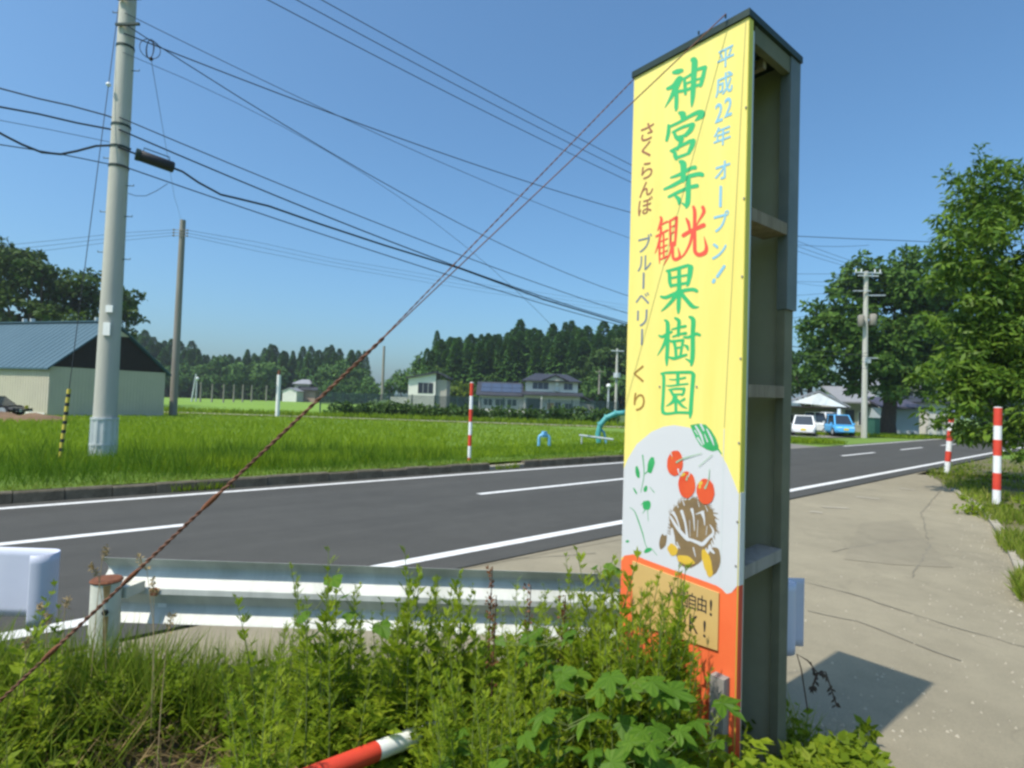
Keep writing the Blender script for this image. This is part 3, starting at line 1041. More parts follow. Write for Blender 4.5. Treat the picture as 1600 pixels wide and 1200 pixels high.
for a in (((190, 305, 8), (200, 430, 5), (178, 555, 3)), ((205, 430, 6), (240, 400, 8)), ((240, 520, 3), (268, 555, 5)), ((105, 655, 3), (135, 680, 5), (160, 740, 8), (190, 830, 7), (208, 900, 4), (225, 935, 5)), ((215, 660, 7), (190, 695, 3)), ((222, 665, 4), (228, 745, 2)), ((190, 625, 4), (180, 640, 3)), ((250, 930, 4), (285, 975, 2))):
    sg += stroke(a)
print_on('painted_sprig', sg, T5, .0012, K['artgreen'])


# ---- smaller lettering in type
def glyph(ch):
    cu = bpy.data.curves.new('glyph', 'FONT')
    cu.body = ch
    cu.resolution_u = 3
    t = bpy.data.objects.new('glyph', cu)
    COL.objects.link(t)
    bpy.context.view_layer.update()
    dg = bpy.context.evaluated_depsgraph_get()
    me = bpy.data.meshes.new_from_object(t.evaluated_get(dg))
    bpy.data.objects.remove(t)
    return me


def type_print(ch, cx, cy, wpx, hpx, m, out=.0013, bold=0.0, parent=None, frame=None):
    me = glyph(ch)
    xs_ = [v.co.x for v in me.vertices]
    ys_ = [v.co.y for v in me.vertices]
    x0, x1, y0, y1 = min(xs_), max(xs_), min(ys_), max(ys_)
    c = fp(cx, cy, out)
    du = (fp(cx + wpx / 2, cy) - fp(cx - wpx / 2, cy))
    du = du.dot(-E1)
    dz = fp(cx, cy - hpx / 2).z - fp(cx, cy + hpx / 2).z
    for v in me.vertices:
        u = ((v.co.x - x0) / max(x1 - x0, 1e-6) - .5) * du
        q = ((v.co.y - y0) / max(y1 - y0, 1e-6) - .5) * dz
        v.co = c - E1 * u + Vector((0, 0, q)) - Vector(sign.location)
    if bold:
        # thicken the letter outline a little along the face
        bm = bmesh.new()
        bm.from_mesh(me)
        ev = {}
        for e in bm.edges:
            if len(e.link_faces) == 1:
                f = e.link_faces[0]
                mid = (e.verts[0].co + e.verts[1].co) / 2
                d = (e.verts[1].co - e.verts[0].co)
                nrm = d.cross(NF)
                if nrm.length < 1e-9:
                    continue
                nrm.normalize()
                if nrm.dot(mid - f.calc_center_median()) < 0:
                    nrm = -nrm
                for v in e.verts:
                    ev.setdefault(v, Vector()).__iadd__(nrm)
        for v, d in ev.items():
            if d.length > 1e-6:
                v.co += d.normalized() * bold
        bm.to_mesh(me)
        bm.free()
    me.materials.clear()
    me.materials.append(m)
    o_ = obj('painted_character', me, parent or sign)
    return o_


def bar_print(x0, y0, x1, y1, wpx, m, out=.0013):
    return print_on('painted_character', stroke([(x0, y0, wpx), (x1, y1, wpx)]), (0, 0, 1), out, m)


B_ = .0012
for ch, cx, cy, wp, hp in (('平', 1134, 90, 25, 29), ('成', 1131.5, 131, 26, 33), ('2', 1123.5, 176, 11.5, 29), ('2', 1138, 167, 11.5, 29), ('年', 1128.5, 212, 26, 30), ('オ', 1129, 266, 23, 27), ('プ', 1127, 346, 23, 30), ('ン', 1124, 391, 22, 25)):
    type_print(ch, cx, cy, wp, hp, K['txblue'], bold=B_)
bar_print(1126.5, 292, 1125.8, 322, 4.2, K['txblue'])
bar_print(1132, 416, 1121, 432, 4.4, K['txblue'])
bar_print(1116.2, 437.5, 1114.8, 440.5, 5, K['txblue'])
for ch, cx, cy, wp, hp in (('さ', 1011.5, 206, 20, 26), ('く', 1010, 234, 14, 24), ('ら', 1011, 266, 17, 25), ('ん', 1010, 295, 21, 22), ('ぼ', 1008.5, 322, 22, 25)):
    type_print(ch, cx, cy, wp, hp, K['txmaroon'], bold=.0006)
for ch, cx, cy, wp, hp in (('ブ', 1008, 380, 21, 26), ('ル', 1007, 411, 21, 23), ('ベ', 1004, 467, 21, 18), ('リ', 1003.5, 497, 16, 25)):
    type_print(ch, cx, cy, wp, hp, K['txnavy'], bold=.0006)
bar_print(1006, 427, 1005.5, 450, 2.8, K['txnavy'])
bar_print(1003.5, 515, 1003, 538, 2.8, K['txnavy'])
for ch, cx, cy, wp, hp in (('く', 998.5, 584, 16, 26), ('り', 999, 628, 17, 28)):
    type_print(ch, cx, cy, wp, hp, K['txbrown'], bold=.0006)

# screws along the folded edge and beside the last character
for px, py in ((1031, 604), (1089, 604), (1166, 168), (1163, 310), (1160, 432), (1157.5, 560), (1155, 692), (1152.5, 815), (1150, 884)):
    c = fp(px, py, .0012)
    part('screw', MB().tube([c, c + NF * .0025], .0042, 8), K['woodg'], sign, world=True)

# brown notice board screwed on the lower face
nbz = .006
q = [fp(990, 876), fp(1125, 926), fp(1123, 1016), fp(990, 972)]
mb = MB().prism([p + NF * .003 for p in q], NF * nbz)
nb = part('notice_board', mb, K['board'], sign, world=True)
OUT = .003 + nbz + .0008
for ch, cx, cy, wp, hp in (('園', 1069.5, 934, 15, 26), ('自', 1084, 939, 11, 26), ('由', 1099, 943, 14, 26), ('!', 1113, 949, 3.5, 25), ('入', 1051, 926, 15, 24)):
    type_print(ch, cx, cy, wp, hp, K['txblack'], OUT, .0007, nb)
for ch, cx, cy, wp, hp in (('O', 1067, 965, 13, 24), ('K', 1086, 974, 14, 27), ('!', 1103, 982, 3.5, 26)):
    type_print(ch, cx, cy, wp, hp, K['txblack'], OUT, .0007, nb)

# ---- guy wires of the sign: two rusty twisted strands to a peg among the weeds
def twisted(p, q, r, lay, turns, n):
    mbs = MB()
    p, q = Vector(p), Vector(q)
    d = (q - p).normalized()
    x = d.cross(Vector((0, 0, 1))).normalized()
    y = d.cross(x)
    for ph in (0, PI):
        pts = []
        for i in range(n + 1):
            t = i / n
            a = turns * 2 * PI * t + ph
            pts.append(p + (q - p) * t + (x * math.cos(a) + y * math.sin(a)) * lay)
        mbs.tube(pts, r, 6)
    return mbs


g0 = fp(1139, 30, .022) + Vector((0, 0, .012))
glow = at(0, 1095, 2.45)
gdir = (glow - g0).normalized()
gend = g0 + gdir * ((g0.z - .02) / -gdir.z)
gm = at(600, 556, 1.0)
# the point of the wire seen at x=600
best = min((abs(((g0 + (gend - g0) * t) - EYEP).dot(CR) / ((g0 + (gend - g0) * t) - EYEP).dot(_F) * FPX - (-200)), t) for t in np.linspace(0, 1, 600))
tm = best[1]
gmid = g0 + (gend - g0) * tm
gw = thing('guy_wire', 'rusty twisted guy wire from the top front edge of the signboard down to the left', 'wire', gend)
mb = MB().tube([g0 + (gmid - g0) * (i / 12) for i in range(13)], .0024, 6)
part('upper_strand', mb, K['rustwire'], gw, True, True)
part('twisted_strand', twisted(gmid, gend, .0042, .0040, 38, 380), K['rustwire'], gw, True, True)
part('anchor_peg', MB().tube([gend + Vector((0, 0, -.25)), gend + Vector((0, 0, .08))], .012, 8), K['rust'], gw, world=True)
for tt in (.36, .53, .70, .86):
    c = gmid + (gend - gmid) * tt
    mb = MB().tube([c - gdir * .05, c - gdir * .02, c + gdir * .02, c + gdir * .05], [.007, .0105, .0105, .007], 6)
    part('wire_wrapping', mb, K['rust'], gw, True, True)
h0 = sp(SW + .004, .02, CAPZ + .018)
h1 = g0 + (gend - g0) * (tm + .012)
g2 = thing('guy_wire', 'thin rusty guy wire from the left upper corner of the signboard joining the twisted wire', 'wire', h1)
part('strand', twisted(h0, h1, .0017, .0017, 26, 160), K['rustwire'], g2, True, True)

# ------------------------------------------------------------------ guardrails
GY = 3.36
gxl, gxr = at(157, 872, GY).x, 1.72
rail = thing('guardrail', 'white corrugated steel guardrail seen from behind, running behind the weeds to the signboard', 'guardrail', (gxl, GY, 0))
prof = [(.0, .728), (-.012, .722), (-.066, .668), (-.074, .655), (-.074, .640), (-.062, .626), (-.010, .572), (.0, .560), (.0, .528), (-.010, .516), (-.062, .462), (-.074, .448), (-.074, .434), (-.066, .420), (-.012, .371), (.0, .362)]


def sweep(path, prof, th=.004):
    """sweep (out, z) profile along a plan path; out is to the right-hand side of the path"""
    mbs = MB()
    n = len(path)
    P = [Vector((p[0], p[1], 0)) for p in path]
    rows = []
    for i in range(n):
        d = (P[min(i + 1, n - 1)] - P[max(i - 1, 0)]).normalized()
        nn = Vector((d.y, -d.x, 0))
        k = path[i][2] if len(path[i]) > 2 else 1.0
        rows.append([P[i] + nn * (a * k) + Vector((0, 0, b)) for a, b in prof] + [P[i] + nn * (a * k - th) + Vector((0, 0, b)) for a, b in prof])
    m_ = len(prof)
    vs_ = [p for r in rows for p in r]
    w_ = 2 * m_
    fs_ = []
    for i in range(n - 1):
        for j in range(m_ - 1):
            fs_.append((i * w_ + j, (i + 1) * w_ + j, (i + 1) * w_ + j + 1, i * w_ + j + 1))
            fs_.append((i * w_ + m_ + j + 1, (i + 1) * w_ + m_ + j + 1, (i + 1) * w_ + m_ + j, i * w_ + m_ + j))
        for j in (0, m_ - 1):
            fs_.append((i * w_ + j, i * w_ + m_ + j, (i + 1) * w_ + m_ + j, (i + 1) * w_ + j))
    for i in (0, n - 1):
        for j in range(m_ - 1):
            fs_.append((i * w_ + j, i * w_ + j + 1, i * w_ + m_ + j + 1, i * w_ + m_ + j))
    return mbs.add(vs_, fs_)


part('beam', sweep([(x, GY) for x in np.linspace(gxl, gxr, 12)], prof), K['railw'], rail, world=True)
# curled end piece to the right of the signboard
flat = [(.0, .742), (.0, .70), (.0, .55), (.0, .40), (.0, .355)]


def curl(x0, y0, sx, rad, run, n=10):
    """J-shaped plan: straight at the back, half-turn, short return towards the viewer"""
    path = [(x0 - sx * run, y0)]
    for i in range(n + 1):
        t = -PI / 2 + PI * i / n
        path.append((x0 + sx * rad * math.cos(t), y0 - rad - rad * math.sin(t)))
    return path


cxr = at(1253, 960, 3.2).x
part('end_terminal', sweep([(gxr + .004, GY)] + curl(cxr - .07, GY, 1, .07, .2) + [(cxr - .20, GY - .14)], flat, .004), K['railblue'], rail, True, True)
mb = MB()
bx = at(243, 908, GY).x
mb.tube([(bx, GY + .012, .546), (bx, GY - .02, .546)], .022, 8)
part('splice_bolt', mb, K['rust'], rail, world=True)
mb = MB()
for i in range(6):
    a = bx + rnd.uniform(-.035, .03)
    zz = .570 - i * .008
mb.hexa([(bx - .022, GY - .0075, .519), (bx + .018, GY - .0075, .519), (bx + .018, GY - .0055, .519), (bx - .022, GY - .0055, .519)],
        [(bx - .03, GY - .0075, .565), (bx + .03, GY - .0075, .565), (bx + .03, GY - .0055, .565), (bx - .03, GY - .0055, .565)])
part('rust_stain', mb, mat('rust_stain', (.42, .22, .06), (.62, .48, .30), 14, .8), rail, world=True)
mb = MB().box(bx - .022, bx + .028, GY + .071, GY + .073, .430, .452)
part('slot_edge', mb, K['white'], rail, world=True)

py_ = 3.17
pb = at(167, 905, py_)
post = thing('guardrail_post', 'stubby round cream post with a rusty flat cap left of the long guardrail', 'post', (pb.x, py_, 0))
zg = vz(pb.x, py_)
part('shaft', MB().tube([(pb.x, py_, zg - .3), (pb.x, py_, pb.z - .012)], .0715, 20), K['postw'], post, True, True)
part('cap', MB().tube([(pb.x, py_, pb.z - .011), (pb.x, py_, pb.z - .004), (pb.x, py_, pb.z + .006)], [.075, .079, .069], 20), K['rust'], post, False, True)
mb = MB()
mb.hexa([(pb.x + .02, py_ + .062, .55), (pb.x + .08, py_ + .045, .55), (pb.x + .10, GY - .012, .55), (pb.x + .03, GY - .012, .55)],
        [(pb.x + .02, py_ + .062, .61), (pb.x + .08, py_ + .045, .61), (pb.x + .10, GY - .012, .61), (pb.x + .03, GY - .012, .61)])
part('bracket', mb, K['postw'], post, world=True)
dv = (Vector((0, 0, 0)) - Vector((pb.x, py_, 0))).normalized()
bc = Vector((pb.x, py_, pb.z - .155)) + dv * .067
part('bolt', MB().tube([bc, bc + dv * .022], .016, 6), K['black'], post, world=True)
mb = MB()
sd = Vector((-dv.y, dv.x, 0))
for (oz, hh, ww, ox) in ((-.06, .09, .018, .006), (-.26, .16, .012, .010), (-.42, .10, .008, .012)):
    c = Vector((pb.x, py_, pb.z + oz))
    n0 = (dv + sd * (ox * 6)).normalized()
    t0 = Vector((-n0.y, n0.x, 0))
    a = c + n0 * .0718
    mb.hexa([a - t0 * ww * .5 - Vector((0, 0, hh / 2)), a + t0 * ww * .5 - Vector((0, 0, hh / 2)), a + t0 * ww * .5 - n0 * .002 - Vector((0, 0, hh / 2)), a - t0 * ww * .5 - n0 * .002 - Vector((0, 0, hh / 2))],
            [a - t0 * ww - 0 * n0 + Vector((0, 0, hh / 2)), a + t0 * ww + Vector((0, 0, hh / 2)), a + t0 * ww - n0 * .002 + Vector((0, 0, hh / 2)), a - t0 * ww - n0 * .002 + Vector((0, 0, hh / 2))])
part('rust_streak', mb, mat('rust_streak', (.34, .17, .05), (.5, .34, .16), 20, .85), post, world=True)

tY = 3.5
tx = at(85, 900, tY - .08).x
term = thing('guardrail_terminal', 'curled pale lilac guardrail end piece at the left edge, beside the dashed line', 'guardrail', (tx, tY, 0))
zt_, zb_ = at(40, 856, tY).z, at(40, 975, tY - .1).z
flat2 = [(.0, zt_), (.0, zt_ - .05), (.0, zb_ + .05), (.0, zb_)]
part('curled_sheet', sweep([(tx - 1.6, tY)] + curl(tx - .078, tY, 1, .078, .25, 12) + [(at(46, 900, tY - .156).x, tY - .156)], flat2, .005), K['railblue'], term, True, True)
part('support_post', MB().tube([(tx - 1.2, tY + .07, -.1), (tx - 1.2, tY + .07, zt_ - .06)], .055, 14), K['postw'], term, True, True)

# ------------------------------------------------------------------ red and white snow poles
def snow_pole(base, top, bounds, first, r, label, grp='red and white snow poles'):
    base, top = Vector(base), Vector(top)
    t = thing('snow_pole', label, 'marker pole', base, 0, grp)
    L = (top - base)
    lo = -.15 / L.length if grp else 0
    part('shaft', MB().tube([base + L * lo, top], r, 14), K['white'], t, True, True)
    isred = first
    b = [0] + bounds + [1]
    for a, c in zip(b[:-1], b[1:]):
        if isred:
            part('red_band', MB().tube([base + L * a, base + L * (c - .0005)], r * 1.035, 14), K['red'], t, True, True)
        isred = not isred
    part('end_cap', MB().tube([top - L * .002, top + L * .004, top + L * .008], [r * 1.05, r * 1.05, r * .6], 14), K['white'], t, False, True)
    return t


b = gr(733, 720, .17)
tp = b + Vector((0, 0, 1.0))
ztop = at(738, 598, b.y).z
snow_pole(b, (b.x, b.y, ztop), [.04, .19, .33, .50, .66, .83], True, .046, 'red and white striped snow pole standing in the grass beyond the road kerb')
b = gr(1557, 787, -.01)
snow_pole(b, (b.x + .02, b.y, at(1559, 637, b.y).z), [.146, .32, .50, .665, .812], False, .068, 'red and white striped snow pole standing at the right edge of the concrete driveway')
b = gr(1479.5, 739, 0)
snow_pole(b, (at(1487, 645, b.y).x, b.y, at(1487, 645, b.y).z), [.19, .36, .53, .70, .84], False, .075, 'red and white snow pole by the road edge, half hidden under the orchard tree')
p1_, p2_ = at(446, 1230, 1.92), at(870, 1062, 3.1)


def along(px):
    best_ = min(np.linspace(0, 1, 400), key=lambda t_: abs((p1_.lerp(p2_, t_) - EYEP).dot(CR) / (p1_.lerp(p2_, t_) - EYEP).dot(_F) * FPX + 800 - px))
    return float(best_)


snow_pole(p1_, p2_, [along(588), along(686), along(742), along(828)], True, .034, 'fallen red and white snow pole lying tilted among the foreground weeds')

# yellow and black guard on the stay wire of the near utility pole is built with the pole

# ------------------------------------------------------------------ utility poles
PY = 12.6
PB = at(160, 722, PY)
PTOP = 12.6


def prad(z, r0, r1, H):
    return r0 + (r1 - r0) * z / H


up = thing('utility_pole', 'tall grey concrete utility pole with a corrugated metal sleeve at its foot, left side', 'utility pole', (PB.x, PB.y, field_z(PB.x, PB.y) - .05))
ux, uy = PB.x, PB.y
part('shaft', MB().tube([(ux, uy, -.3), (ux, uy, 5), (ux, uy, PTOP)], [.232, .195, .150], 24), K['polec'], up, True, True)
z0, z1 = .0 + at(160, 712, PY).z, at(166, 652, PY).z
mb = MB()
vs, nn_ = [], 48
for z in (z0, z1):
    for k in range(nn_):
        a = 2 * PI * k / nn_
        r = .247 + (.014 if k % 4 in (0, 1) else 0) - .004 * (z - z0)
        vs.append((ux + r * math.cos(a), uy + r * math.sin(a), z))
mb.add(vs, [(k, (k + 1) % nn_, nn_ + (k + 1) % nn_, nn_ + k) for k in range(nn_)])
part('metal_sleeve', mb, K['galv'], up, False, True)
for zz in (z1 - .03, z0 + .25):
    part('sleeve_band', MB().tube([(ux, uy, zz - .02), (ux, uy, zz + .02)], .266, 24), K['galv'], up, True, True)
zr = at(192, 212, PY).z
part('red_band', MB().tube([(ux, uy, zr - .05), (ux, uy, zr + .02)], .181, 24), mat('faded_red', (.42, .12, .09), (.5, .18, .13), 5, .7), up, True, True)
for yy in (75, 198, 232, 262):
    zz = at(195, yy, PY).z
    part('clamp_band', MB().tube([(ux, uy, zz - .025), (ux, uy, zz + .025)], prad(zz, .232, .15, PTOP) + .008, 24), K['cap'], up, True, True)
for i, yy in enumerate((248, 290, 332, 338, 395, 405, 20, 110)):
    zz = at(190, yy, PY).z
    sx = -1 if i % 2 == 0 else 1
    r = prad(zz, .232, .15, PTOP)
    part('step_bolt', MB().tube([(ux + sx * r * .9, uy, zz), (ux + sx * (r + .16), uy, zz), (ux + sx * (r + .16), uy, zz + .03)], .010, 6), K['cap'], up, world=True)
for (x_, y_, hh) in ((183, 485, .15), (179, 516, .28)):
    p = at(x_, y_, PY)
    part('number_plate', MB().box(p.x - .09, p.x + .06, uy - .235, uy - .205, p.z - hh / 2, p.z + hh / 2), K['white'], up, world=True)
for zz in (at(200, 8, PY).z, at(204, 48, PY).z):
    mb = MB().bar((ux - .1, uy - .2, zz), (ux + .45, uy - .25, zz), .05, .05)
    part('cable_bracket', mb, K['cap'], up, world=True)
zc = at(430, -20, PY).z
for k, zz in enumerate((11.6, 12.3)):
    part('cross_arm', MB().bar((ux - .2 - RN.x * .2, uy - RN.y * .2 - .21, zz), (ux - RN.x * 2.4, uy - RN.y * 2.4 - .21, zz), .08, .08), K['galv'], up, world=True)

# stay wire with yellow and black guard
sb = at(92, 726, 11.6)
sb.z = field_z(sb.x, sb.y) - .05
stp = Vector((ux - .14, uy - .05, 10.6))
tY2 = [at(175, 140, 12.5), at(140, 400, 12.1)]
stay = thing('stay_wire', 'thin stay wire of the near pole ending in a yellow and black guard', 'wire', sb)
part('wire', MB().tube([sb, stp], .008, 6), K['cable'], stay, world=True)
d_ = (stp - sb)
d_ = d_ / d_.z
gtop = sb + d_ * (at(108, 608, 11.7).z - sb.z)
part('insulator', MB().sphere(sb + d_ * (at(174, 138, 12.5).z - sb.z), .05, 8, 6), K['white'], stay, True, True)
L = gtop - sb
part('guard_cover', MB().tube([sb, gtop], .036, 10), K['yb'], stay, True, True)
for k in range(9):
    part('black_stripe', MB().tube([sb + L * (k / 9 + .01), sb + L * (k / 9 + .052)], .0375, 10), K['black'], stay, True, True)


def simple_pole(name, label, px, pyb, pyt, Y, wpx, m, cat='utility pole', group=None, lean=0.0, top=.72):
    b = at(px, pyb, Y)
    H = (pyb - pyt) / FPX * Y * 1.005
    t = thing(name, label, cat, b, 0, group)
    r = wpx / FPX * Y / 2
    part('shaft', MB().tube([(0, 0, -.4), (lean * .5, 0, H * .5), (lean, 0, H)], [r, r * (1 + top) / 2, r * top], 14), m, t, True)
    return t, H, r


t, H, r = simple_pole('utility_pole', 'plain brownish utility pole behind the barn corner, topped with small insulators', 270, 650, 343, 39.5, 11.5, K['poled'])
mb = MB()
for zz in (H - .75, H - .95, H - 1.15):
    for sx in (-1, 1):
        mb.tube([(0, -.22, zz), (sx * .42, -.22, zz)], .022, 6)
        mb.sphere((sx * .47, -.22, zz), .075, 6, 4)
part('insulator_arm', mb, K['poled'], t)
P2TOP = Vector(t.location) + Vector((0, 0, H - .95))

t, H, r = simple_pole('utility_pole', 'grey utility pole with crossarms and two transformers before the big tree on the right', 1350, 684, 424, 42.8, 9, K['polec'])
PR = Vector(t.location)
for zz, x0, x1 in ((H - .15, -1.0, 1.0), (H - .38, -.75, .75)):
    part('cross_arm', MB().bar((x0, -.24, zz), (x1, -.24, zz), .09, .09), K['galv'], t)
mb = MB()
for x_ in (-.9, -.5, .5, .9):
    mb.tube([(x_, -.24, H - .10), (x_, -.24, H + .12)], [.05, .04], 8)
part('insulator', mb, K['white'], t)
part('cross_arm', MB().bar((-1.1, -.24, H - 1.55), (.2, -.24, H - 1.5), .07, .07), K['galv'], t)
part('cross_arm', MB().bar((0, -.24, H - 1.85), (1.3, -.24, H - 1.8), .08, .08), K['galv'], t)
for sx, rr, zz in ((-.48, .23, H - 3.75), (.40, .26, H - 3.65)):
    part('transformer', MB().tube([(sx, -.25, zz - .42), (sx, -.25, zz - .40), (sx, -.25, zz + .35), (sx, -.25, zz + .42)], [rr * .9, rr, rr, rr * .7], 14), K['poled'], t, True)
part('cross_arm', MB().bar((-.2, -.24, H - 6.5), (1.0, -.24, H - 6.5), .07, .07), K['galv'], t)
part('cable_box', MB().box(-.18, .18, -.42, -.22, H - 6.9, H - 6.6), K['galv'], t)
HR = H

simple_pole('utility_pole', 'distant thin grey utility pole in the gap between the two woods', 597, 622, 541, 115, 5, K['poled'])
t, H, r = simple_pole('utility_pole', 'distant grey pole with a transformer just left of the signboard', 962, 640, 545, 72, 4.6, K['polec'])
part('transformer', MB().tube([(.0, -.25, H * .52), (.0, -.25, H * .60)], .45, 12), K['galv'], t, True)
part('cross_arm', MB().bar((-.8, -.2, H - .3), (.8, -.2, H - .3), .12, .12), K['galv'], t)
t, H, r = simple_pole('utility_pole', 'shorter distant pole before the cedar wood left of the transformer pole', 936, 612, 578, 90, 3.6, K['poled'])
part('cross_arm', MB().bar((-.7, -.2, H - .3), (.7, -.2, H - .3), .10, .10), K['poled'], t)
t, H, r = simple_pole('lamp_post', 'white lamp post with a round lamp near the teal pipe', 950, 640, 606, 60, 3.4, K['galv'], 'lamp')
part('lamp_globe', MB().sphere((0, 0, H + .18), .24, 12, 8), K['white'], t, True)
t, H, r = simple_pole('marker_pole', 'white pole with a rusty red top at the gravel path in the grass field', 433, 655, 586, 43.5, 6.5, K['white'], 'pole', top=.9)
part('red_top', MB().tube([(0, 0, H), (0, 0, H + .34)], [.12, .10], 10), K['rust'], t, True)
for k, (px, py, pt, dsc) in enumerate(((299, 628, 584, 'tallest, leaning at the left end'), (313, 627, 597, 'second from the left end'), (331, 626, 600, 'third of the row'), (349, 626, 600, 'fourth, mid row'),
                                 (365, 625, 601, 'fifth of the row'), (379, 625, 601, 'sixth of the row'), (393, 624, 602, 'seventh of the row'), (416, 623, 602, 'set apart at the right end'))):
    simple_pole('field_pole', 'thin post in the green paddy before the far wood, ' + dsc, px, py, pt, 100, 2.6, K['galv'] if k == 0 else K['poled'], 'pole', 'thin posts in the far paddy', lean=.6 if k == 0 else 0)
t, H, r = simple_pole('lamp_post', 'small white-headed pole beside the leaning post in the far paddy', 306, 627, 592, 101, 2.4, K['galv'], 'pole')
part('lamp_head', MB().sphere((0, 0, H), .35, 8, 6), K['white'], t, True)


# ------------------------------------------------------------------ cables
def wire(label, A, B, pix, r=.012, name='power_cable', zend=None, sides=5, twist=0.0, group=None, build=True):
    """a cable over the plan line A-B; pix: photo points it passes; height along the span by a parabola through them"""
    A, B = Vector((A[0], A[1], 0)), Vector((B[0], B[1], 0))
    ts, zs_ = [], []
    for px, py in pix:
        d = ray(px, py)
        # intersect plan direction of the sight line with the plan line
        D = B - A
        den = d.x * D.y - d.y * D.x
        k = (A.x * D.y - A.y * D.x) / den
        p = EYEP + d * k
        t_ = ((p.x - A.x) * D.x + (p.y - A.y) * D.y) / D.length_squared
        ts.append(t_)
        zs_.append(p.z)
    if zend is not None:
        ts.append(1.0)
        zs_.append(zend)
    deg = min(2, len(ts) - 1)
    co = np.polyfit(ts, zs_, deg)
    t0_, t1_ = min(ts + [0.0]), max(ts + [1.0])
    n = 40
    pts = []
    for i in range(n + 1):
        t_ = t0_ + (t1_ - t0_) * i / n
        p = A + (B - A) * t_
        pts.append(Vector((p.x, p.y, float(np.polyval(co, t_)))))
    if not build:
        return pts
    o_ = obj(name, mesh_from(name, MB().tube(pts, r, sides), K['cable'], True))
    tag(o_, label, 'cable', group)
    return o_


pa = (ux + .1, uy - .22)
PRt = (PR.x, PR.y - .3)
wire('thin black cable topmost of those leaving the right side of the near pole', pa, (PRt[0] + 1, PRt[1]), [(218, 32), (347, 94), (500, 168)], .0085, zend=11.2)
bd = at(345, 94, PY + 1.9)
wire('dark power cable, second from the top leaving the near pole', pa, PRt, [(214, 47), (500, 186), (980, 327)], .014, zend=HR + PR.z + 1.9)
wire('slim power cable that splits off below the second one beside the coil', pa, PRt, [(238, 63), (287, 100), (500, 228)], .012, zend=HR + PR.z - 1.6)
wire('upper of the three slack cables below the red band', pa, PRt, [(207, 192), (500, 313), (975, 488)], .013)
wire('middle slack cable wrapped with thin hanger wire below the red band', pa, PRt, [(222, 218), (500, 334), (975, 503)], .018)
wire('low slack cable under the black splice box', pa, PRt, [(205, 265), (258, 282), (500, 365), (720, 436), (975, 510)], .014)
wire('hair-thin wire between the coil and the top of the sky wires', pa, PRt, [(212, 90), (300, 128), (500, 230)], .006)
# thick communication cable with splice closure
mid = wire('', pa, PRt, [(216, 240), (500, 350), (720, 420), (975, 507)], build=False)
cc = thing('splice_closure', 'black cylindrical cable splice box hanging on the thick cable right of the near pole', 'cable box', pa + (0,))
D2 = Vector((PRt[0] - pa[0], PRt[1] - pa[1], 0)).normalized()


def onspan(px, py):
    d = ray(px, py)
    k = (pa[0] * D2.y - pa[1] * D2.x) / (d.x * D2.y - d.y * D2.x)
    return EYEP + d * k


c0_, c1_ = onspan(216, 242), onspan(272, 262)
ax = (c1_ - c0_).normalized()
part('housing', MB().tube([c0_, c0_ + ax * .02, c1_ - ax * .02, c1_], [.10, .125, .125, .10], 14), K['black'], cc, True, True)
part('end_clamp', MB().tube([c0_ - ax * .05, c0_ + ax * .03], .135, 12), K['cap'], cc, True, True)
part('hanger', MB().tube([c0_ + ax * .1 + Vector((0, 0, .12)), c0_ + ax * .1 + Vector((0, 0, .2)), c1_ - ax * .1 + Vector((0, 0, .2)), c1_ - ax * .1 + Vector((0, 0, .12))], .012, 6), K['cap'], cc, world=True)
pl = [onspan(*q) for q in ((272, 263), (285, 268), (310, 285), (345, 304), (375, 311), (420, 322), (500, 350), (600, 383), (720, 420), (850, 468), (975, 506))]
pl += [Vector((PR.x, PR.y - .25, PR.z + HR - 6.4))]
o_ = obj('communication_cable', mesh_from('communication_cable', MB().tube([Vector((pa[0], pa[1], c0_.z + .06)), c0_], .022, 8).tube(pl, [.026] * 10 + [.024, .022], 8), K['cable'], True))
tag(o_, 'thick black communication cable leaving the splice box towards the signboard', 'cable')

# cables leaving the near pole to the left
PLf = (ux - RU.x * 22, uy - RU.y * 22 + 1.2)


def lspan(px, py):
    d = ray(px, py)
    DL = Vector((PLf[0] - ux, PLf[1] - uy, 0))
    k = (ux * DL.y - uy * DL.x) / (d.x * DL.y - d.y * DL.x)
    return EYEP + d * k


for lab, pix, r in (('upper left cable sagging into the near pole from the left edge', [(182, 186), (165, 180), (110, 165), (60, 154), (0, 138)], .015),
                    ('wrapped cable below the upper one left of the near pole', [(178, 203), (120, 192), (60, 178), (0, 167)], .019),
                    ('faint thin wire left of the near pole', [(172, 222), (80, 203), (0, 188)], .006),
                    ('thick black cable with a deep slack curve left of the near pole', [(205, 233), (178, 227), (150, 228), (120, 236), (95, 241), (65, 238), (35, 226), (15, 216), (0, 208)], .024),
                    ('lowest thin wire joining the thick slack cable left of the near pole', [(178, 258), (130, 248), (95, 241), (40, 232), (0, 226)], .011)):
    pp = [lspan(*q) for q in pix]
    dd = (pp[-1] - pp[-2]).normalized()
    pp.append(pp[-1] + dd * 2.5)
    o_ = obj('power_cable', mesh_from('power_cable', MB().tube(pp, r, 6), K['cable'], True))
    tag(o_, lab, 'cable')

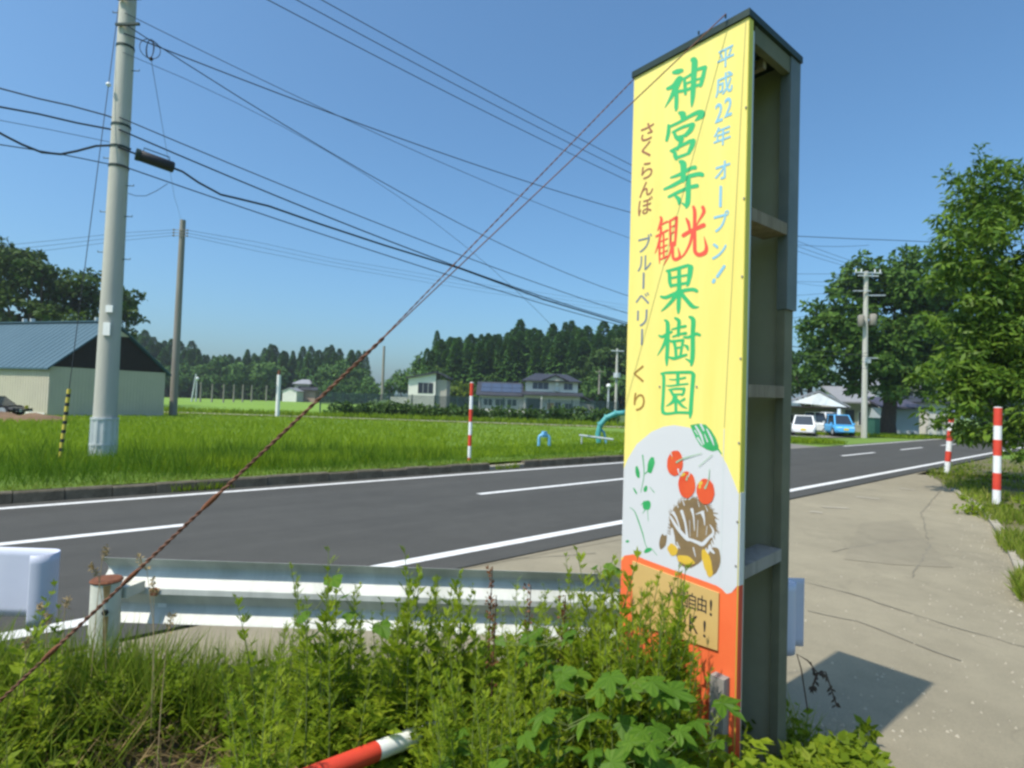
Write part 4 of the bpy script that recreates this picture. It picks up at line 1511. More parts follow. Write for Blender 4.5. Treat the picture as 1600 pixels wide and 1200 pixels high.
# three high lines from the crossarm of the near pole to the far one
for k, (lab, px0, py0, px1, py1, yz) in enumerate((('lowest of three high power lines crossing the sky from the top edge', 419, 0, 978, 318, 13.4), ('middle of three high power lines crossing the sky', 464, 0, 978, 322, 13.8), ('uppermost of three high power lines crossing the sky from the top edge', 503, 0, 978, 327, 14.2))):
    a = at(px0, py0, yz)
    bx_ = Vector((PR.x - .9 + .9 * k, PR.y - .3, PR.z + HR + .1))
    A2 = a + (a - bx_).normalized() * 0
    pts = []
    mid_ = at(px1, py1, 30.0)
    for i in range(31):
        t_ = -.12 + 1.12 * i / 30
        p = a + (bx_ - a) * t_
        p.z = a.z + (bx_.z - a.z) * t_ - 4 * .75 * t_ * (1 - t_)
        pts.append(p)
    o_ = obj('power_line', mesh_from('power_line', MB().tube(pts, .011, 6), K['cable'], True))
    tag(o_, lab, 'cable', 'three high power lines')
# far wires
pts = [at(1180, 362, 26), at(1245, 369, 27), at(1330, 373, 28), at(1400, 375.5, 29), at(1475, 379, 30), at(1700, 384, 33)]
tag(obj('power_cable', mesh_from('power_cable', MB().tube(pts, .016, 6), K['cable'], True)), 'single dark cable above the big tree right of the signboard', 'cable')
for k, (y0, y1) in enumerate(((428, 428), (440, 441), (462, 455))):
    pts = [at(1100, y0 - 6, 40), at(1240, y0, 41.4), at(1340, y1, 42.4)]
    tag(obj('power_cable', mesh_from('power_cable', MB().tube(pts, .013, 5), K['cable'], True)), ('upper', 'middle', 'lower')[k] + ' faint wire reaching the far pole from behind the signboard', 'cable', 'faint wires to the far pole')
for k in range(3):
    e = P2TOP + Vector((.47, -.22, -.2 + .2 * k))
    pts = [e, at(400, 386 + 6 - 7 * k, 46), at(520, 410 + 6 - 6 * k, 54), at(760, 452 + 5 - 6 * k, 70), at(1000, 490 - 5 * k, 90)]
    tag(obj('power_cable', mesh_from('power_cable', MB().tube(pts, .013, 5), K['cable'], True)), ('lowest', 'middle', 'highest')[k] + ' faint wire running right from the insulators of the brownish pole', 'cable', 'faint wires of the brownish pole')
    e = P2TOP + Vector((-.47, -.22, -.2 + .2 * k))
    pts = [e, at(190, 370 + 6 - 6 * k, 38), at(90, 382 + 7 - 7 * k, 36), at(-60, 398 + 8 - 8 * k, 33)]
    tag(obj('power_cable', mesh_from('power_cable', MB().tube(pts, .012, 5), K['cable'], True)), ('lowest', 'middle', 'highest')[k] + ' faint wire running left from the insulators of the brownish pole', 'cable', 'faint wires of the brownish pole')
# drop wire and coil
ca = onspan(236, 92)
tag(obj('drop_wire', mesh_from('drop_wire', MB().tube([ca, (ca + P2TOP) / 2 - Vector((0, 0, .25)), P2TOP + Vector((0, -.2, .9))], .006, 5), K['cable'], True)), 'hair-thin drop wire falling from the cable coil to the brownish pole top', 'cable')
ct = onspan(233, 61)
rw = (ct - ca).length * .5
coil = thing('cable_coil', 'loose coil of black cable hanging under the wires beside the near pole', 'cable', ca)
for k in range(3):
    c = (ct + ca) / 2
    pts = []
    for i in range(21):
        a = 2 * PI * i / 20
        pts.append(c + Vector((math.sin(a) * rw * (.35 + .22 * k) * (1 if k != 1 else -1), math.sin(a) * .05 * k, math.cos(a) * rw)))
    part('loop', MB().tube(pts, .008, 6, False), K['cable'], coil, True, True)
part('tie', MB().sphere(ca, .045, 8, 6), K['black'], coil, True, True)
a = [onspan(*q) for q in ((200, 302), (212, 306), (228, 306), (245, 298), (262, 287))]
tag(obj('drop_wire', mesh_from('drop_wire', MB().tube(a, .007, 6), K['cable'], True)), 'short slack loop of wire under the splice box right of the near pole', 'cable')

# ------------------------------------------------------------------ buildings
def lbox(root, name, x0, x1, y0, y1, z0, z1, m, parent=None, label=None):
    return part(name, MB().box(x0, x1, y0, y1, z0, z1), m, parent or root, label=label)


def window(root, x0, x1, z0, z1, y=0.0, panes=2, m='glassd', fm='frame', wallpart=None):
    """frame ring standing 3 cm proud of a front wall at y, with glass set back"""
    f = MB()
    b = .05
    f.box(x0, x1, y - .04, y + .01, z0, z0 + b).box(x0, x1, y - .04, y + .01, z1 - b, z1)
    f.box(x0, x0 + b, y - .04, y + .01, z0 + b + .001, z1 - b - .001).box(x1 - b, x1, y - .04, y + .01, z0 + b + .001, z1 - b - .001)
    for k in range(1, panes):
        xx = x0 + (x1 - x0) * k / panes
        f.box(xx - .025, xx + .025, y - .035, y + .005, z0 + b + .001, z1 - b - .001)
    wo = part('window', f, K[fm], root)
    g = MB()
    for k in range(panes):
        xa, xb = x0 + (x1 - x0) * k / panes, x0 + (x1 - x0) * (k + 1) / panes
        g.box(xa + .052, xb - .052, y - .012, y - .006, z0 + b + .002, z1 - b - .002)
    obj('pane', mesh_from('pane', g, K[m]), wo)
    return wo


def gable_roof(x0, x1, y0, y1, ze, zr, th, along='x', over=.4):
    """two roof slabs; ridge along x or y"""
    a, b_ = MB(), MB()
    if along == 'x':
        ym = (y0 + y1) / 2
        k = (zr - ze) / (ym - y0)
        for mbx, ye, s_ in ((a, y0 - over, 1), (b_, y1 + over, -1)):
            ze2 = ze - k * over
            lo = [(x0 - over, ye, ze2), (x1 + over, ye, ze2), (x1 + over, ym, zr), (x0 - over, ym, zr)]
            mbx.prism(lo, (0, 0, th))
    else:
        xm = (x0 + x1) / 2
        k = (zr - ze) / (xm - x0)
        for mbx, xe in ((a, x0 - over), (b_, x1 + over)):
            ze2 = ze - k * over
            lo = [(xe, y0 - over, ze2), (xm, y0 - over, zr), (xm, y1 + over, zr), (xe, y1 + over, ze2)]
            mbx.prism(lo, (0, 0, th))
    return a, b_


# barn on the left: its lit long wall faces left, its shaded gable faces right
b0 = at(73, 652, 33)
b1 = at(255, 651, 38.0)
b0.z = b1.z = -.1
gd = Vector((b1.x - b0.x, b1.y - b0.y, 0))
GW = gd.length
ang = math.atan2(gd.y, gd.x)
barn = thing('barn', 'cream metal barn with a blue roof and a dark timber gable on the left', 'barn', b0, ang)
BL_, EV = 13.0, at(73, 572, 33).z - b0.z
RI = at(160, 503, 35).z - b0.z
# local: x along the gable, y along the long side (away to the left/back)
wl_ = MB()
part('gable_wall', MB().box(0, GW, 0, .12, 0, EV), K['cream'], barn)
lw = part('long_wall', MB().box(0, .12, .121, BL_, 0, EV - .02), K['cream'], barn)
part('far_wall', MB().box(GW - .12, GW, .121, BL_, 0, EV - .02), K['cream'], barn)
part('end_wall', MB().box(.121, GW - .121, BL_ - .12, BL_, 0, EV - .02), K['cream'], barn)
mb = MB().prism([(0.0, -.02, EV + .003), (GW, -.02, EV + .003), (GW / 2, -.02, RI - .12)], (0, .1, 0))
part('timber_gable', mb, K['gablebrown'], barn)
mb = MB().prism([(GW * .355, -.05, RI - .78), (GW * .645, -.05, RI - .78), (GW / 2, -.05, RI - .2)], (0, .028, 0))
part('gable_peak', mb, K['cream'], barn)
ra, rb2 = gable_roof(0, GW, 0, BL_, EV, RI, .09, 'y', .22)
r1 = part('roof_slope', ra, K['roofblue'], barn)
r2 = part('roof_slope', rb2, K['roofblue'], barn)
# standing seams of the visible slope
kx = (RI - EV) / (GW / 2)
seam_me = None
for i in range(30):
    yy = -.2 + i * .45
    mb = MB().bar((-.22, yy, EV - kx * .22 + .100), (GW / 2, yy, RI + .100), .03, .022)
    obj('seam', mesh_from('seam', mb, K['roofblue']), r1)
part('ridge_cap', MB().bar((GW / 2, -.24, RI + .13), (GW / 2, BL_ + .24, RI + .13), .3, .08), K['roofblue'], barn)
mb = MB()
for y_ in (1.4, 6.9, 7.6):
    mb.box(GW / 2 - .1, GW / 2 + .1, y_ - .06, y_ + .06, RI + .172, RI + .38)
part('roof_vent', mb, K['galv'], barn)
mb = MB()
for i in range(34):
    x_ = .06 + i * (GW - .12) / 33.0
    mb.box(x_ - .02, x_ + .02, -.018, -.001, .06, EV - .01)
part('siding_ribs', mb, K['cream'], barn, kind='stuff')
mb = MB()
for i in range(62):
    y_ = .18 + i * .205
    mb.box(-.018, -.001, y_ - .02, y_ + .02, .35, EV - .03)
part('siding_ribs', mb, K['cream'], barn, kind='stuff')
part('footing', MB().box(-.06, -.02, .1, 3.2, -.1, .34), K['wallw'], barn)
for o_ in barn.children_recursive:            # the long side does not stand square to the gable
    if not o_.data.get('sheared'):
        o_.data['sheared'] = 1
        for v in o_.data.vertices:
            v.co.x -= .33 * v.co.y

# white building with the dark window
def front_house(name, label, cat, px0, px1, pyb, Y, rot=0.0):
    """root at the left foot of the facade; returns root, metres per px, width"""
    p = at(px0, pyb, Y)
    k = Y / FPX
    t_ = thing(name, label, cat, p, rot)
    return t_, k, (px1 - px0) * k


h, k, W = front_house('outbuilding', 'white outbuilding with one dark window and a dark sloping roof beside the cedar wood', 'building', 637, 690, 632, 96)
zl, zr_ = 41 * k, 50 * k
mb = MB().prism([(0, 0, -.5), (W * .80, 0, -.5), (W * .80, 0, zr_), (0, 0, zl)], (0, 6, 0))
part('wall', mb, K['wallw'], h)
mb = MB().prism([(-.4, -.5, zl - .05), (W * .84, -.5, zr_ + .06), (W * .84, -.5, zr_ + .35), (-.4, -.5, zl + .22)], (0, 7, 0))
part('roof', mb, K['roofdark'], h)
mb = MB().prism([(W * .845, -.4, zr_ + .10), (W * 1.22, -.4, zr_ - .9), (W * 1.22, -.4, zr_ - .65), (W * .845, -.4, zr_ + .34)], (0, 7, 0))
part('lean_to_roof', mb, K['roofdark'], h)
part('lean_to_wall', MB().box(W * .805, W * 1.12, .6, 6, -.5, zr_ - 1.0), K['wallgrey'], h)
window(h, 15 * k, 39 * k, 18 * k, 35 * k, 0, 3)
h2, k2, W2 = front_house('low_wall', 'low white wall left of the white outbuilding', 'wall', 610, 636, 628, 97)
part('panel', MB().box(0, W2, 0, .3, -.3, 8 * k2), K['wallw'], h2)

# low house with solar panels
h, k, W = front_house('low_house', 'low house with solar panels on its dark blue roof', 'house', 746, 818, 638, 98)
part('wall', MB().box(.2, W - .02, 0, 6, -.6, 22 * k), K['wallw'], h)
mb = MB().prism([(-.3, -.8, 20 * k), (-.3, -.8, 21.5 * k), (-.3, 3.2, 43 * k), (-.3, 7.0, 22 * k), (-.3, 7.0, 20.5 * k), (-.3, 3.2, 41 * k)], (W + .25, 0, 0))
rf = part('roof', mb, K['roofdark'], h)
sl_ = Vector((0, 4.0, 21.5 * k)).normalized()
nn2 = Vector((0, -sl_.z, sl_.y))
for i in range(4):
    for j in range(2):
        o0 = Vector((.5 + i * 1.78, -.55, 21.5 * k + .1)) + sl_ * (.75 + j * 1.55) + nn2 * .06
        obj('solar_panel', mesh_from('solar_panel', MB().obox(o0, (1.68, 0, 0), sl_ * 1.46, nn2 * .05), K['solar']), rf)
for (a, b_) in ((1.0, 2.5), (3.0, 4.7), (5.0, 6.6)):
    window(h, a, b_, 5 * k, 16 * k, 0, 2, 'glassd', 'white')

# two storey house
h, k, W = front_house('two_storey_house', 'two-storey white house with dark tiled roofs before the cedar wood', 'house', 818, 905, 645, 97)
part('lower_wall', MB().box(0, W, 0, 7, -.6, 29 * k), K['wallw'], h)
part('upper_wall', MB().box(.3, W - .3, .6, 6.6, 29 * k + .002, 50 * k), K['wallw'], h)


def hip(x0, x1, y0, y1, z0, z1, inset, th=.12):
    mb_ = MB()
    vs_ = [(x0, y0, z0), (x1, y0, z0), (x1, y1, z0), (x0, y1, z0), (x0, y0, z0 + th), (x1, y0, z0 + th), (x1, y1, z0 + th), (x0, y1, z0 + th),
           (x0 + inset, (y0 + y1) / 2, z1), (x1 - inset, (y0 + y1) / 2, z1)]
    return mb_.add(vs_, [(3, 2, 1, 0), (0, 1, 5, 4), (1, 2, 6, 5), (2, 3, 7, 6), (3, 0, 4, 7), (4, 5, 9, 8), (6, 7, 8, 9), (5, 6, 9), (7, 4, 8)])


part('upper_roof', hip(-.5, W + .3, -.3, 7.4, 50 * k + .01, 64 * k, 2.4), K['roofdark'], h)
mb = MB().prism([(W * .36, -.55, 51.5 * k), (W * .74, -.55, 51.5 * k), (W * .55, -.55, 59 * k)], (0, 3.5, 0))
part('dormer_gable', mb, K['wallgrey'], h)
for s_ in (-1, 1):
    part('dormer_roof', MB().prism([(W * .55, -.8, 59.6 * k), (W * .55 + s_ * W * .24, -.8, 51 * k), (W * .55 + s_ * W * .24, -.8, 52.5 * k), (W * .55, -.8, 61.2 * k)], (0, 4.2, 0)), K['roofdark'], h)
mb = MB().prism([(-.5, -1.3, 27.5 * k), (-.5, -1.3, 29 * k), (-.5, .58, 34 * k), (-.5, .58, 32 * k)], (W + 1.0, 0, 0))
part('eave_roof', mb, K['roofdark'], h)
window(h, 13 * k, 38 * k, 38 * k, 49 * k, .6, 3, 'solar')
window(h, 62 * k, 76 * k, 38 * k, 49 * k, .6, 2, 'solar')
part('air_conditioner', MB().box(48 * k, 54 * k, .2, .58, 36 * k, 42 * k), K['galv'], h)
mb = MB().sphere((51 * k, .2, 47 * k), .38, 10, 6, (1, .3, 1))
part('satellite_dish', mb, K['white'], h, True)
part('entrance', MB().box(5 * k, 25 * k, -.06, -.004, 2 * k, 23 * k), K['glassd'], h)
part('porch_post', MB().box(26 * k, 27.5 * k, -1.2, -1.0, -.5, 28 * k), K['wallw'], h)
part('orange_blind', MB().box(37 * k, 47 * k, -.08, -.004, 6 * k, 17 * k), K['orangething'], h)
window(h, 49 * k, 58 * k, 5 * k, 18 * k, 0, 2)
window(h, 64 * k, 76 * k, 3 * k, 17 * k, 0, 2)
mb = MB().prism([(W + .52, 0, 28 * k), (W + 2.8, 0, 18 * k), (W + 2.8, 0, 20 * k), (W + .52, 0, 30 * k)], (0, 5, 0))
part('annex_roof', mb, K['roofdark'], h)
part('annex_wall', MB().box(W + .02, W + 2.5, .4, 4.6, -.6, 17.5 * k), K['wallgrey'], h)
bl = at(842, 646, 60)
t = thing('white_box', 'small white box in the hedge before the two-storey house', 'box', bl)
part('body', MB().box(-.18, .18, -.15, .15, -.1, .34), K['white'], t)
part('lid', MB().box(-.2, .2, -.17, .17, .342, .40), K['white'], t)

# far houses at the left wood
h, k, W = front_house('far_house', 'small far white gabled shed before the left wood', 'house', 441, 463, 623, 150)
part('wall', MB().box(0, W, 0, 5, -1, 12 * k), K['wallw'], h)
ra, rb2 = gable_roof(0, W, 0, 5, 12 * k, 17 * k, .15, 'y', .2)
part('roof', MB().add(ra.v, ra.f).add(rb2.v, rb2.f), K['roofgrey'], h)
part('gable', MB().prism([(0, -.02, 12 * k), (W, -.02, 12 * k), (W / 2, -.02, 16.8 * k)], (0, .2, 0)), K['wallw'], h)
h, k, W = front_house('far_house', 'far grey-roofed house with reddish walls right of the white shed', 'house', 463, 492, 622, 156)
part('wall', MB().box(0, W, 0, 6, -1, 13 * k), mat('reddish_wall', (.34, .24, .19), (.4, .29, .23), .6, .8), h)
part('upper_wall', MB().box(-W * .2, W * .6, 1, 6, 13 * k + .01, 22 * k), K['wallgrey'], h)
part('roof', hip(-W * .3, W * .72, .2, 7, 22 * k + .02, 30 * k, 1.5), K['roofgrey'], h)
part('eave_roof', MB().prism([(W * .2, -.8, 12.6 * k), (W * 1.15, -.8, 12.6 * k), (W * 1.15, .9, 17 * k), (W * .2, .9, 17 * k)], (0, 0, .2)), K['roofdark'], h)
window(h, W * .0, W * .4, 15 * k, 19 * k, 1, 2)

# right side: carport house
h, k, W = front_house('carport_house', 'low house with a white gabled carport behind the parked cars', 'house', 1228, 1312, 683, 46.5, math.radians(-22))
part('pediment', MB().prism([(6 * k, -1.08, 54 * k), (80 * k, -1.08, 49.0 * k), (43 * k, -1.08, 69.5 * k)], (0, .04, 0)), K['white'], h)
for p, q in (((2, 54.5), (43, 71)), ((43, 71), (84, 48.5))):
    mb = MB().prism([(p[0] * k, -1.03, p[1] * k), (q[0] * k, -1.03, q[1] * k), (q[0] * k, -1.03, q[1] * k + .12), (p[0] * k, -1.03, p[1] * k + .12)], (0, 5.6, 0))
    part('roof_slope', mb, K['roofgrey'], h)
part('eave_beam', MB().box(4 * k, 82 * k, -1.02, -.8, 47 * k, 49 * k), K['gablebrown'], h)
part('back_wall', MB().box(-1, 86 * k, 4.2, 4.4, -.3, 48 * k), K['wallgrey'], h)
part('post', MB().box(67.5 * k, 71.5 * k, -1.0, -.8, -.3, 46.8 * k), K['white'], h)
part('post', MB().box(3 * k, 5 * k, -1.0, -.8, -.3, 46.8 * k), K['wallgrey'], h)
window(h, 8 * k, 24 * k, 18 * k, 36 * k, 4.2, 2, 'glassd', 'white')
part('ceiling', MB().box(-1, 86 * k, -.78, 4.18, 48.2 * k, 48.8 * k), K['gablebrown'], h)

h, k, W = front_house('grey_roof_house', 'house with a slate grey roof between the carport and the utility pole', 'house', 1312, 1372, 680, 57)
part('wall', MB().box(0, W, 0, 6, -.3, 52 * k), K['wallgrey'], h)
part('roof', MB().prism([(-.3, -.7, 50 * k), (W + .3, -.7, 50 * k), (W + .3, 3.0, 76 * k), (-.3, 3.0, 76 * k)], (0, 0, .15)), K['roofgrey'], h)
part('door', MB().box(8 * k, 22 * k, -.05, -.004, 0, 40 * k), K['glassd'], h)
window(h, 28 * k, 44 * k, 16 * k, 38 * k, 0, 2, 'glassd', 'white')

h, k, W = front_house('blue_wall_house', 'low pale blue house with a purple-black roof behind the big tree trunk', 'house', 1376, 1436, 684, 55)
part('wall', MB().box(0, W, 0, 6, -.3, 47 * k), K['wallblue'], h)
part('roof', MB().prism([(-.5, -.8, 46 * k), (W + .3, -.8, 46 * k), (W - .4, 2.6, 62 * k), (-.1, 2.6, 62 * k)], (0, 0, .18)), K['roofpurple'], h)
window(h, 4 * k, 22 * k, 8 * k, 36 * k, 0, 2, 'glassd', 'white')
h, k, W = front_house('upper_house', 'taller pale house with a brownish balcony behind the purple-roofed one', 'house', 1374, 1440, 684, 66)
part('wall', MB().box(0, W, 0, 6, -.3, 78 * k), K['wallw'], h)
part('roof', hip(-.6, W + .6, -.6, 6.6, 78 * k + .01, 98 * k, 1.6), K['roofgrey'], h)
part('balcony', MB().box(8 * k, W, -.9, -.01, 56 * k, 63 * k), K['wood'], h)
window(h, 10 * k, 26 * k, 64 * k, 75 * k, 0, 2)
window(h, 34 * k, 52 * k, 64 * k, 75 * k, 0, 2)
h, k, W = front_house('white_house', 'bright white building glimpsed under the orchard foliage', 'house', 1450, 1482, 684, 56)
part('wall', MB().box(0, W, 0, 6, -.3, 54 * k), K['wallw'], h)
part('roof', hip(-.4, W + .4, -.4, 6.4, 54 * k + .01, 66 * k, .8), K['roofdark'], h)
window(h, 14 * k, 22 * k, 12 * k, 34 * k, 0, 1)
# green box by the pole
gb = at(1362, 681, 45)
t = thing('utility_box', 'dark green metal cabinet at the foot of the pole before the big tree', 'cabinet', gb)
part('body', MB().box(-.45, .45, -.3, .3, -.1, 1.35), K['greenbox'], t)
part('top', MB().box(-.5, .5, -.35, .35, 1.352, 1.42), K['greenbox'], t)
part('door', MB().box(-.38, .38, -.325, -.302, .1, 1.25), K['greenbox'], t)


# ------------------------------------------------------------------ vehicles
def vehicle(name, label, loc, rotz, L, Wd, Hh, paint, hood=.22, boxy=.1, tail=True, plate='plate'):
    """small car; local x = length (front at +x), y = width"""
    t_ = thing(name, label, 'car', loc, rotz)
    hw = Wd / 2
    zb = Hh * .52
    secs = [(-L / 2, .34, zb - .04, hw - .10), (-L / 2 + .06, .24, zb, hw - .02), (-L * .2, .22, zb + .02, hw), (L * .2, .22, zb, hw), (L / 2 - .25, .24, zb - .08, hw - .03), (L / 2, .32, zb - .22, hw - .14)]
    mb_ = MB()
    vs_ = []
    for x_, a_, c_, w_ in secs:
        vs_ += [(x_, -w_ + .06, a_), (x_, -w_, a_ + .12), (x_, -w_, c_ - .1), (x_, -w_ + .05, c_), (x_, w_ - .05, c_), (x_, w_, c_ - .1), (x_, w_, a_ + .12), (x_, w_ - .06, a_)]
    fs_ = []
    for i in range(len(secs) - 1):
        for j in range(8):
            fs_.append((i * 8 + j, i * 8 + (j + 1) % 8, (i + 1) * 8 + (j + 1) % 8, (i + 1) * 8 + j))
    fs_ += [tuple(range(8)), tuple(range((len(secs) - 1) * 8, len(secs) * 8))]
    part('body', mb_.add(vs_, fs_), paint, t_)
    xr0, xr1 = -L / 2 + .04, L * (.5 - hood)
    rx0, rx1 = xr0 + boxy + .05, xr1 - .55
    ib = .06
    base = [(xr0, -hw + ib, zb - .02), (xr1, -hw + ib, zb - .02), (xr1, hw - ib, zb - .02), (xr0, hw - ib, zb - .02)]
    top_ = [(rx0, -hw + .2, Hh), (rx1, -hw + .2, Hh), (rx1, hw - .2, Hh), (rx0, hw - .2, Hh)]
    part('cabin', MB().hexa(base, top_), paint, t_)

    def glass(a_, b_, c_, d_, inset=.1, off=.012):
        a_, b_, c_, d_ = map(Vector, (a_, b_, c_, d_))
        cen = (a_ + b_ + c_ + d_) / 4
        q_ = [cen + (p - cen) * (1 - inset) for p in (a_, b_, c_, d_)]
        nr = (q_[1] - q_[0]).cross(q_[3] - q_[0]).normalized()
        if nr.dot(cen - Vector((0, 0, zb))) < 0:
            nr = -nr
        part('window', MB().prism([p + nr * .002 for p in q_], nr * off), K['glassd'], t_)
    B4, T4_ = [Vector(p) for p in base], [Vector(p) for p in top_]
    glass(B4[1], B4[2], T4_[2], T4_[1], .13)
    glass(B4[3], B4[0], T4_[0], T4_[3], .16)
    for i0, i1 in ((0, 1), (2, 3)):
        m0, m1 = (B4[i0] + B4[i1]) / 2, (T4_[i0] + T4_[i1]) / 2
        glass(B4[i0], m0, m1, T4_[i0], .13)
        glass(m0, B4[i1], T4_[i1], m1, .13)
    for x_ in (-L * .31, L * .31):
        for s_ in (-1, 1):
            wo = part('wheel', MB().tube([(x_, s_ * (hw - .19), .29), (x_, s_ * (hw + .01), .29)], .29, 16), K['tyre'], t_)
            obj('rim', mesh_from('rim', MB().tube([(x_, s_ * (hw + .011), .29), (x_, s_ * (hw + .018), .29)], .18, 12), K['galv']), wo)
    for s_ in (-1, 1):
        part('headlight', MB().box(L / 2 - .16, L / 2 - .02, s_ * (hw - .30) - .14, s_ * (hw - .30) + .14, zb - .30, zb - .165), K['lamp'], t_)
        part('tail_light', MB().box(-L / 2 - .015, -L / 2 + .03, s_ * (hw - .17) - .07, s_ * (hw - .17) + .07, zb - .3, zb - .05), K['tail'], t_)
    for x_ in (-L / 2 - .02, L / 2 + .005):
        part('number_plate', MB().box(x_, x_ + .015, -.165, .165, .42, .585), K[plate], t_)
    for s_ in (-1, 1):
        part('door_mirror', MB().box(xr1 - .35, xr1 - .25, s_ * (hw + .07) - .06, s_ * (hw + .07) + .06, zb + .02, zb + .16), paint, t_)
    return t_


p = at(1259, 681, 42.6)
vehicle('parked_car', 'white compact car parked at the front of the white gabled carport, yellow number plate', (p.x, p.y + .3, p.z), math.radians(-118), 3.3, 1.60, 1.50, K['carwhite'], .26, .12)
p = at(1288, 679, 45.2)
vehicle('parked_van', 'white van parked between the compact car and the blue van', (p.x, p.y, p.z), math.radians(-80), 3.3, 1.50, 1.75, K['carwhite'], .12, .03)
p = at(1308.5, 680, 43.4)
vehicle('parked_van', 'bright blue small van parked beside the white post of the carport', (p.x, p.y, p.z), math.radians(-100), 3.3, 1.42, 1.55, K['carblue'], .12, .03)
p = at(-6, 641, 30.5)
vehicle('parked_car', 'dark car parked by the barn wall at the left edge, partly out of frame', (p.x - .55, p.y, .1), math.radians(15), 3.6, 1.6, 1.05, K['cardark'], .2, .1)

# brown soil heap before the barn
mb = MB()
c = at(40, 655, 28)
vs, n1, n2 = [], 22, 12
for j in range(n2 + 1):
    for i in range(n1 + 1):
        x_, y_ = (i / n1 - .5) * 10 - 1.8, (j / n2 - .5) * 4.5
        e = max(0, 1 - (x_ + 1.8) ** 2 / 25 - y_ ** 2 / 5)
        vs.append((c.x + x_, c.y + y_, -.15 + e * (.55 + .16 * math.sin(x_ * 2.1) + .1 * math.sin(x_ * 5 + y_ * 3))))
mb.add(vs, [(j * (n1 + 1) + i, j * (n1 + 1) + i + 1, (j + 1) * (n1 + 1) + i + 1, (j + 1) * (n1 + 1) + i) for j in range(n2) for i in range(n1)])
tag(obj('soil_heap', mesh_from('soil_heap', mb, K['brownsoil'], True)), 'low heap of brown soil before the cream barn wall', 'soil heap')

# pipes in the field
p = at(850, 693, 21)
t = thing('pipe_frame', 'small light blue arched pipe frame standing in the grass field', 'pipe frame', p)
s_ = 21 / FPX
arc = [(-8 * s_, 0, -.1), (-8 * s_, 0, 8 * s_)] + [(-8 * s_ * math.cos(a), 0, 8 * s_ + 6 * s_ * math.sin(a)) for a in np.linspace(.2, PI - .2, 9)] + [(8 * s_, 0, 8 * s_), (8 * s_, 0, -.1)]
part('arch', MB().tube(arc, .055, 10), K['pipeblue'], t, True)
part('cap', MB().tube([(0, 0, 13 * s_), (0, 0, 19 * s_)], [.13, .09], 10), K['pipeblue'], t, True)
part('clamp', MB().box(-.1, .1, -.08, .08, 10 * s_, 13 * s_), K['pipeblue'], t)
p = at(940, 690, 24)
s_ = 24 / FPX
t = thing('teal_pipe', 'large teal pipe bending over out of the grass just left of the signboard', 'pipe', p)
arc = [(-4 * s_, 0, -.1), (-6 * s_, 0, 12 * s_), (-3 * s_, 0, 26 * s_), (6 * s_, 0, 37 * s_), (20 * s_, 0, 44 * s_), (36 * s_, 0, 46 * s_), (60 * s_, 0, 47 * s_)]
part('bend', MB().tube(arc, .11, 12), K['pipeteal'], t, True)
for i in (2, 3, 4, 5):
    a_, b_ = Vector(arc[i]), Vector(arc[i + 1])
    d2 = (b_ - a_).normalized()
    part('flange', MB().tube([a_ - d2 * .03, a_ + d2 * .03], .155, 12), K['pipeteal'], t, True)
part('brace', MB().tube([(8 * s_, .1, -.1), (4 * s_, .1, 14 * s_), (-4 * s_, .1, 22 * s_)], .05, 8), K['pipeblue'], t, True)
p0_, p1__ = at(905, 680, 22.5), at(958, 687, 22.5)
tag(obj('white_pipe', mesh_from('white_pipe', MB().tube([p0_, p1__], .045, 10).tube([p0_ + Vector((.1, 0, 0)), p0_ + Vector((.1, 0, -.35))], .03, 8), K['galv'], True)), 'white pipe lying level in the grass beside the teal pipe', 'pipe')

# ------------------------------------------------------------------ trees
def tree(name, label, cat_loc, H, trunk_r, blobs, leaf, per, size, trunk_top=.6, seed=1, group=None, limbs=8, asp=.55, droop=.1, lean=(0, 0), bark='bark', cat='tree', trunk0=-.4, shell=.55):
    t_ = thing(name, label, cat, cat_loc, 0, group)
    r_ = random.Random(seed)
    pts, rr = [], []
    for i in range(7):
        q_ = i / 6
        pts.append((lean[0] * q_ + r_.uniform(-.06, .06) * trunk_r * 4, lean[1] * q_ + r_.uniform(-.06, .06) * trunk_r * 4, trunk0 + (H * trunk_top - trunk0) * q_))
        rr.append(trunk_r * (1.25 if i == 0 else 1 - .62 * q_))
    part('trunk', MB().tube(pts, rr, 10), K[bark], t_, True)
    mb_ = MB()
    ch = sorted(blobs, key=lambda b: -b[3])[:limbs * 2]
    for b in r_.sample(ch, min(limbs, len(ch))):
        j = r_.randint(2, 5)
        a_ = Vector(pts[j])
        e = Vector(b[:3])
        m_ = a_.lerp(e, .5) + Vector((0, 0, -.06 * (e - a_).length))
        mb_.tube([a_, m_, e], [rr[j] * .55, rr[j] * .33, rr[j] * .10], 6)
    if mb_.v:
        part('limb', mb_, K[bark], t_, True)
    obj('crown', blob_leaves('crown', blobs, per, size, K[leaf], asp, .5, droop, shell, seed), t_)
    return t_


def crown_blobs(outline, seed, jitter=.35):
    """outline: list of (x, y, z, r) big lobes -> many smaller clumps around them"""
    r_ = random.Random(seed)
    out = []
    for (x, y, z, r, k) in outline:
        for _ in range(k):
            u = Vector((r_.gauss(0, 1), r_.gauss(0, 1), r_.gauss(0, .9)))
            u.normalize()
            q_ = r * r_.uniform(.45, .95)
            s_ = r * r_.uniform(.22, .42)
            out.append((x + u.x * q_, y + u.y * q_, z + u.z * q_ * .85, s_ * r_.uniform(.9, 1.4), s_ * r_.uniform(.9, 1.4), s_ * r_.uniform(.5, .8)))
    return out


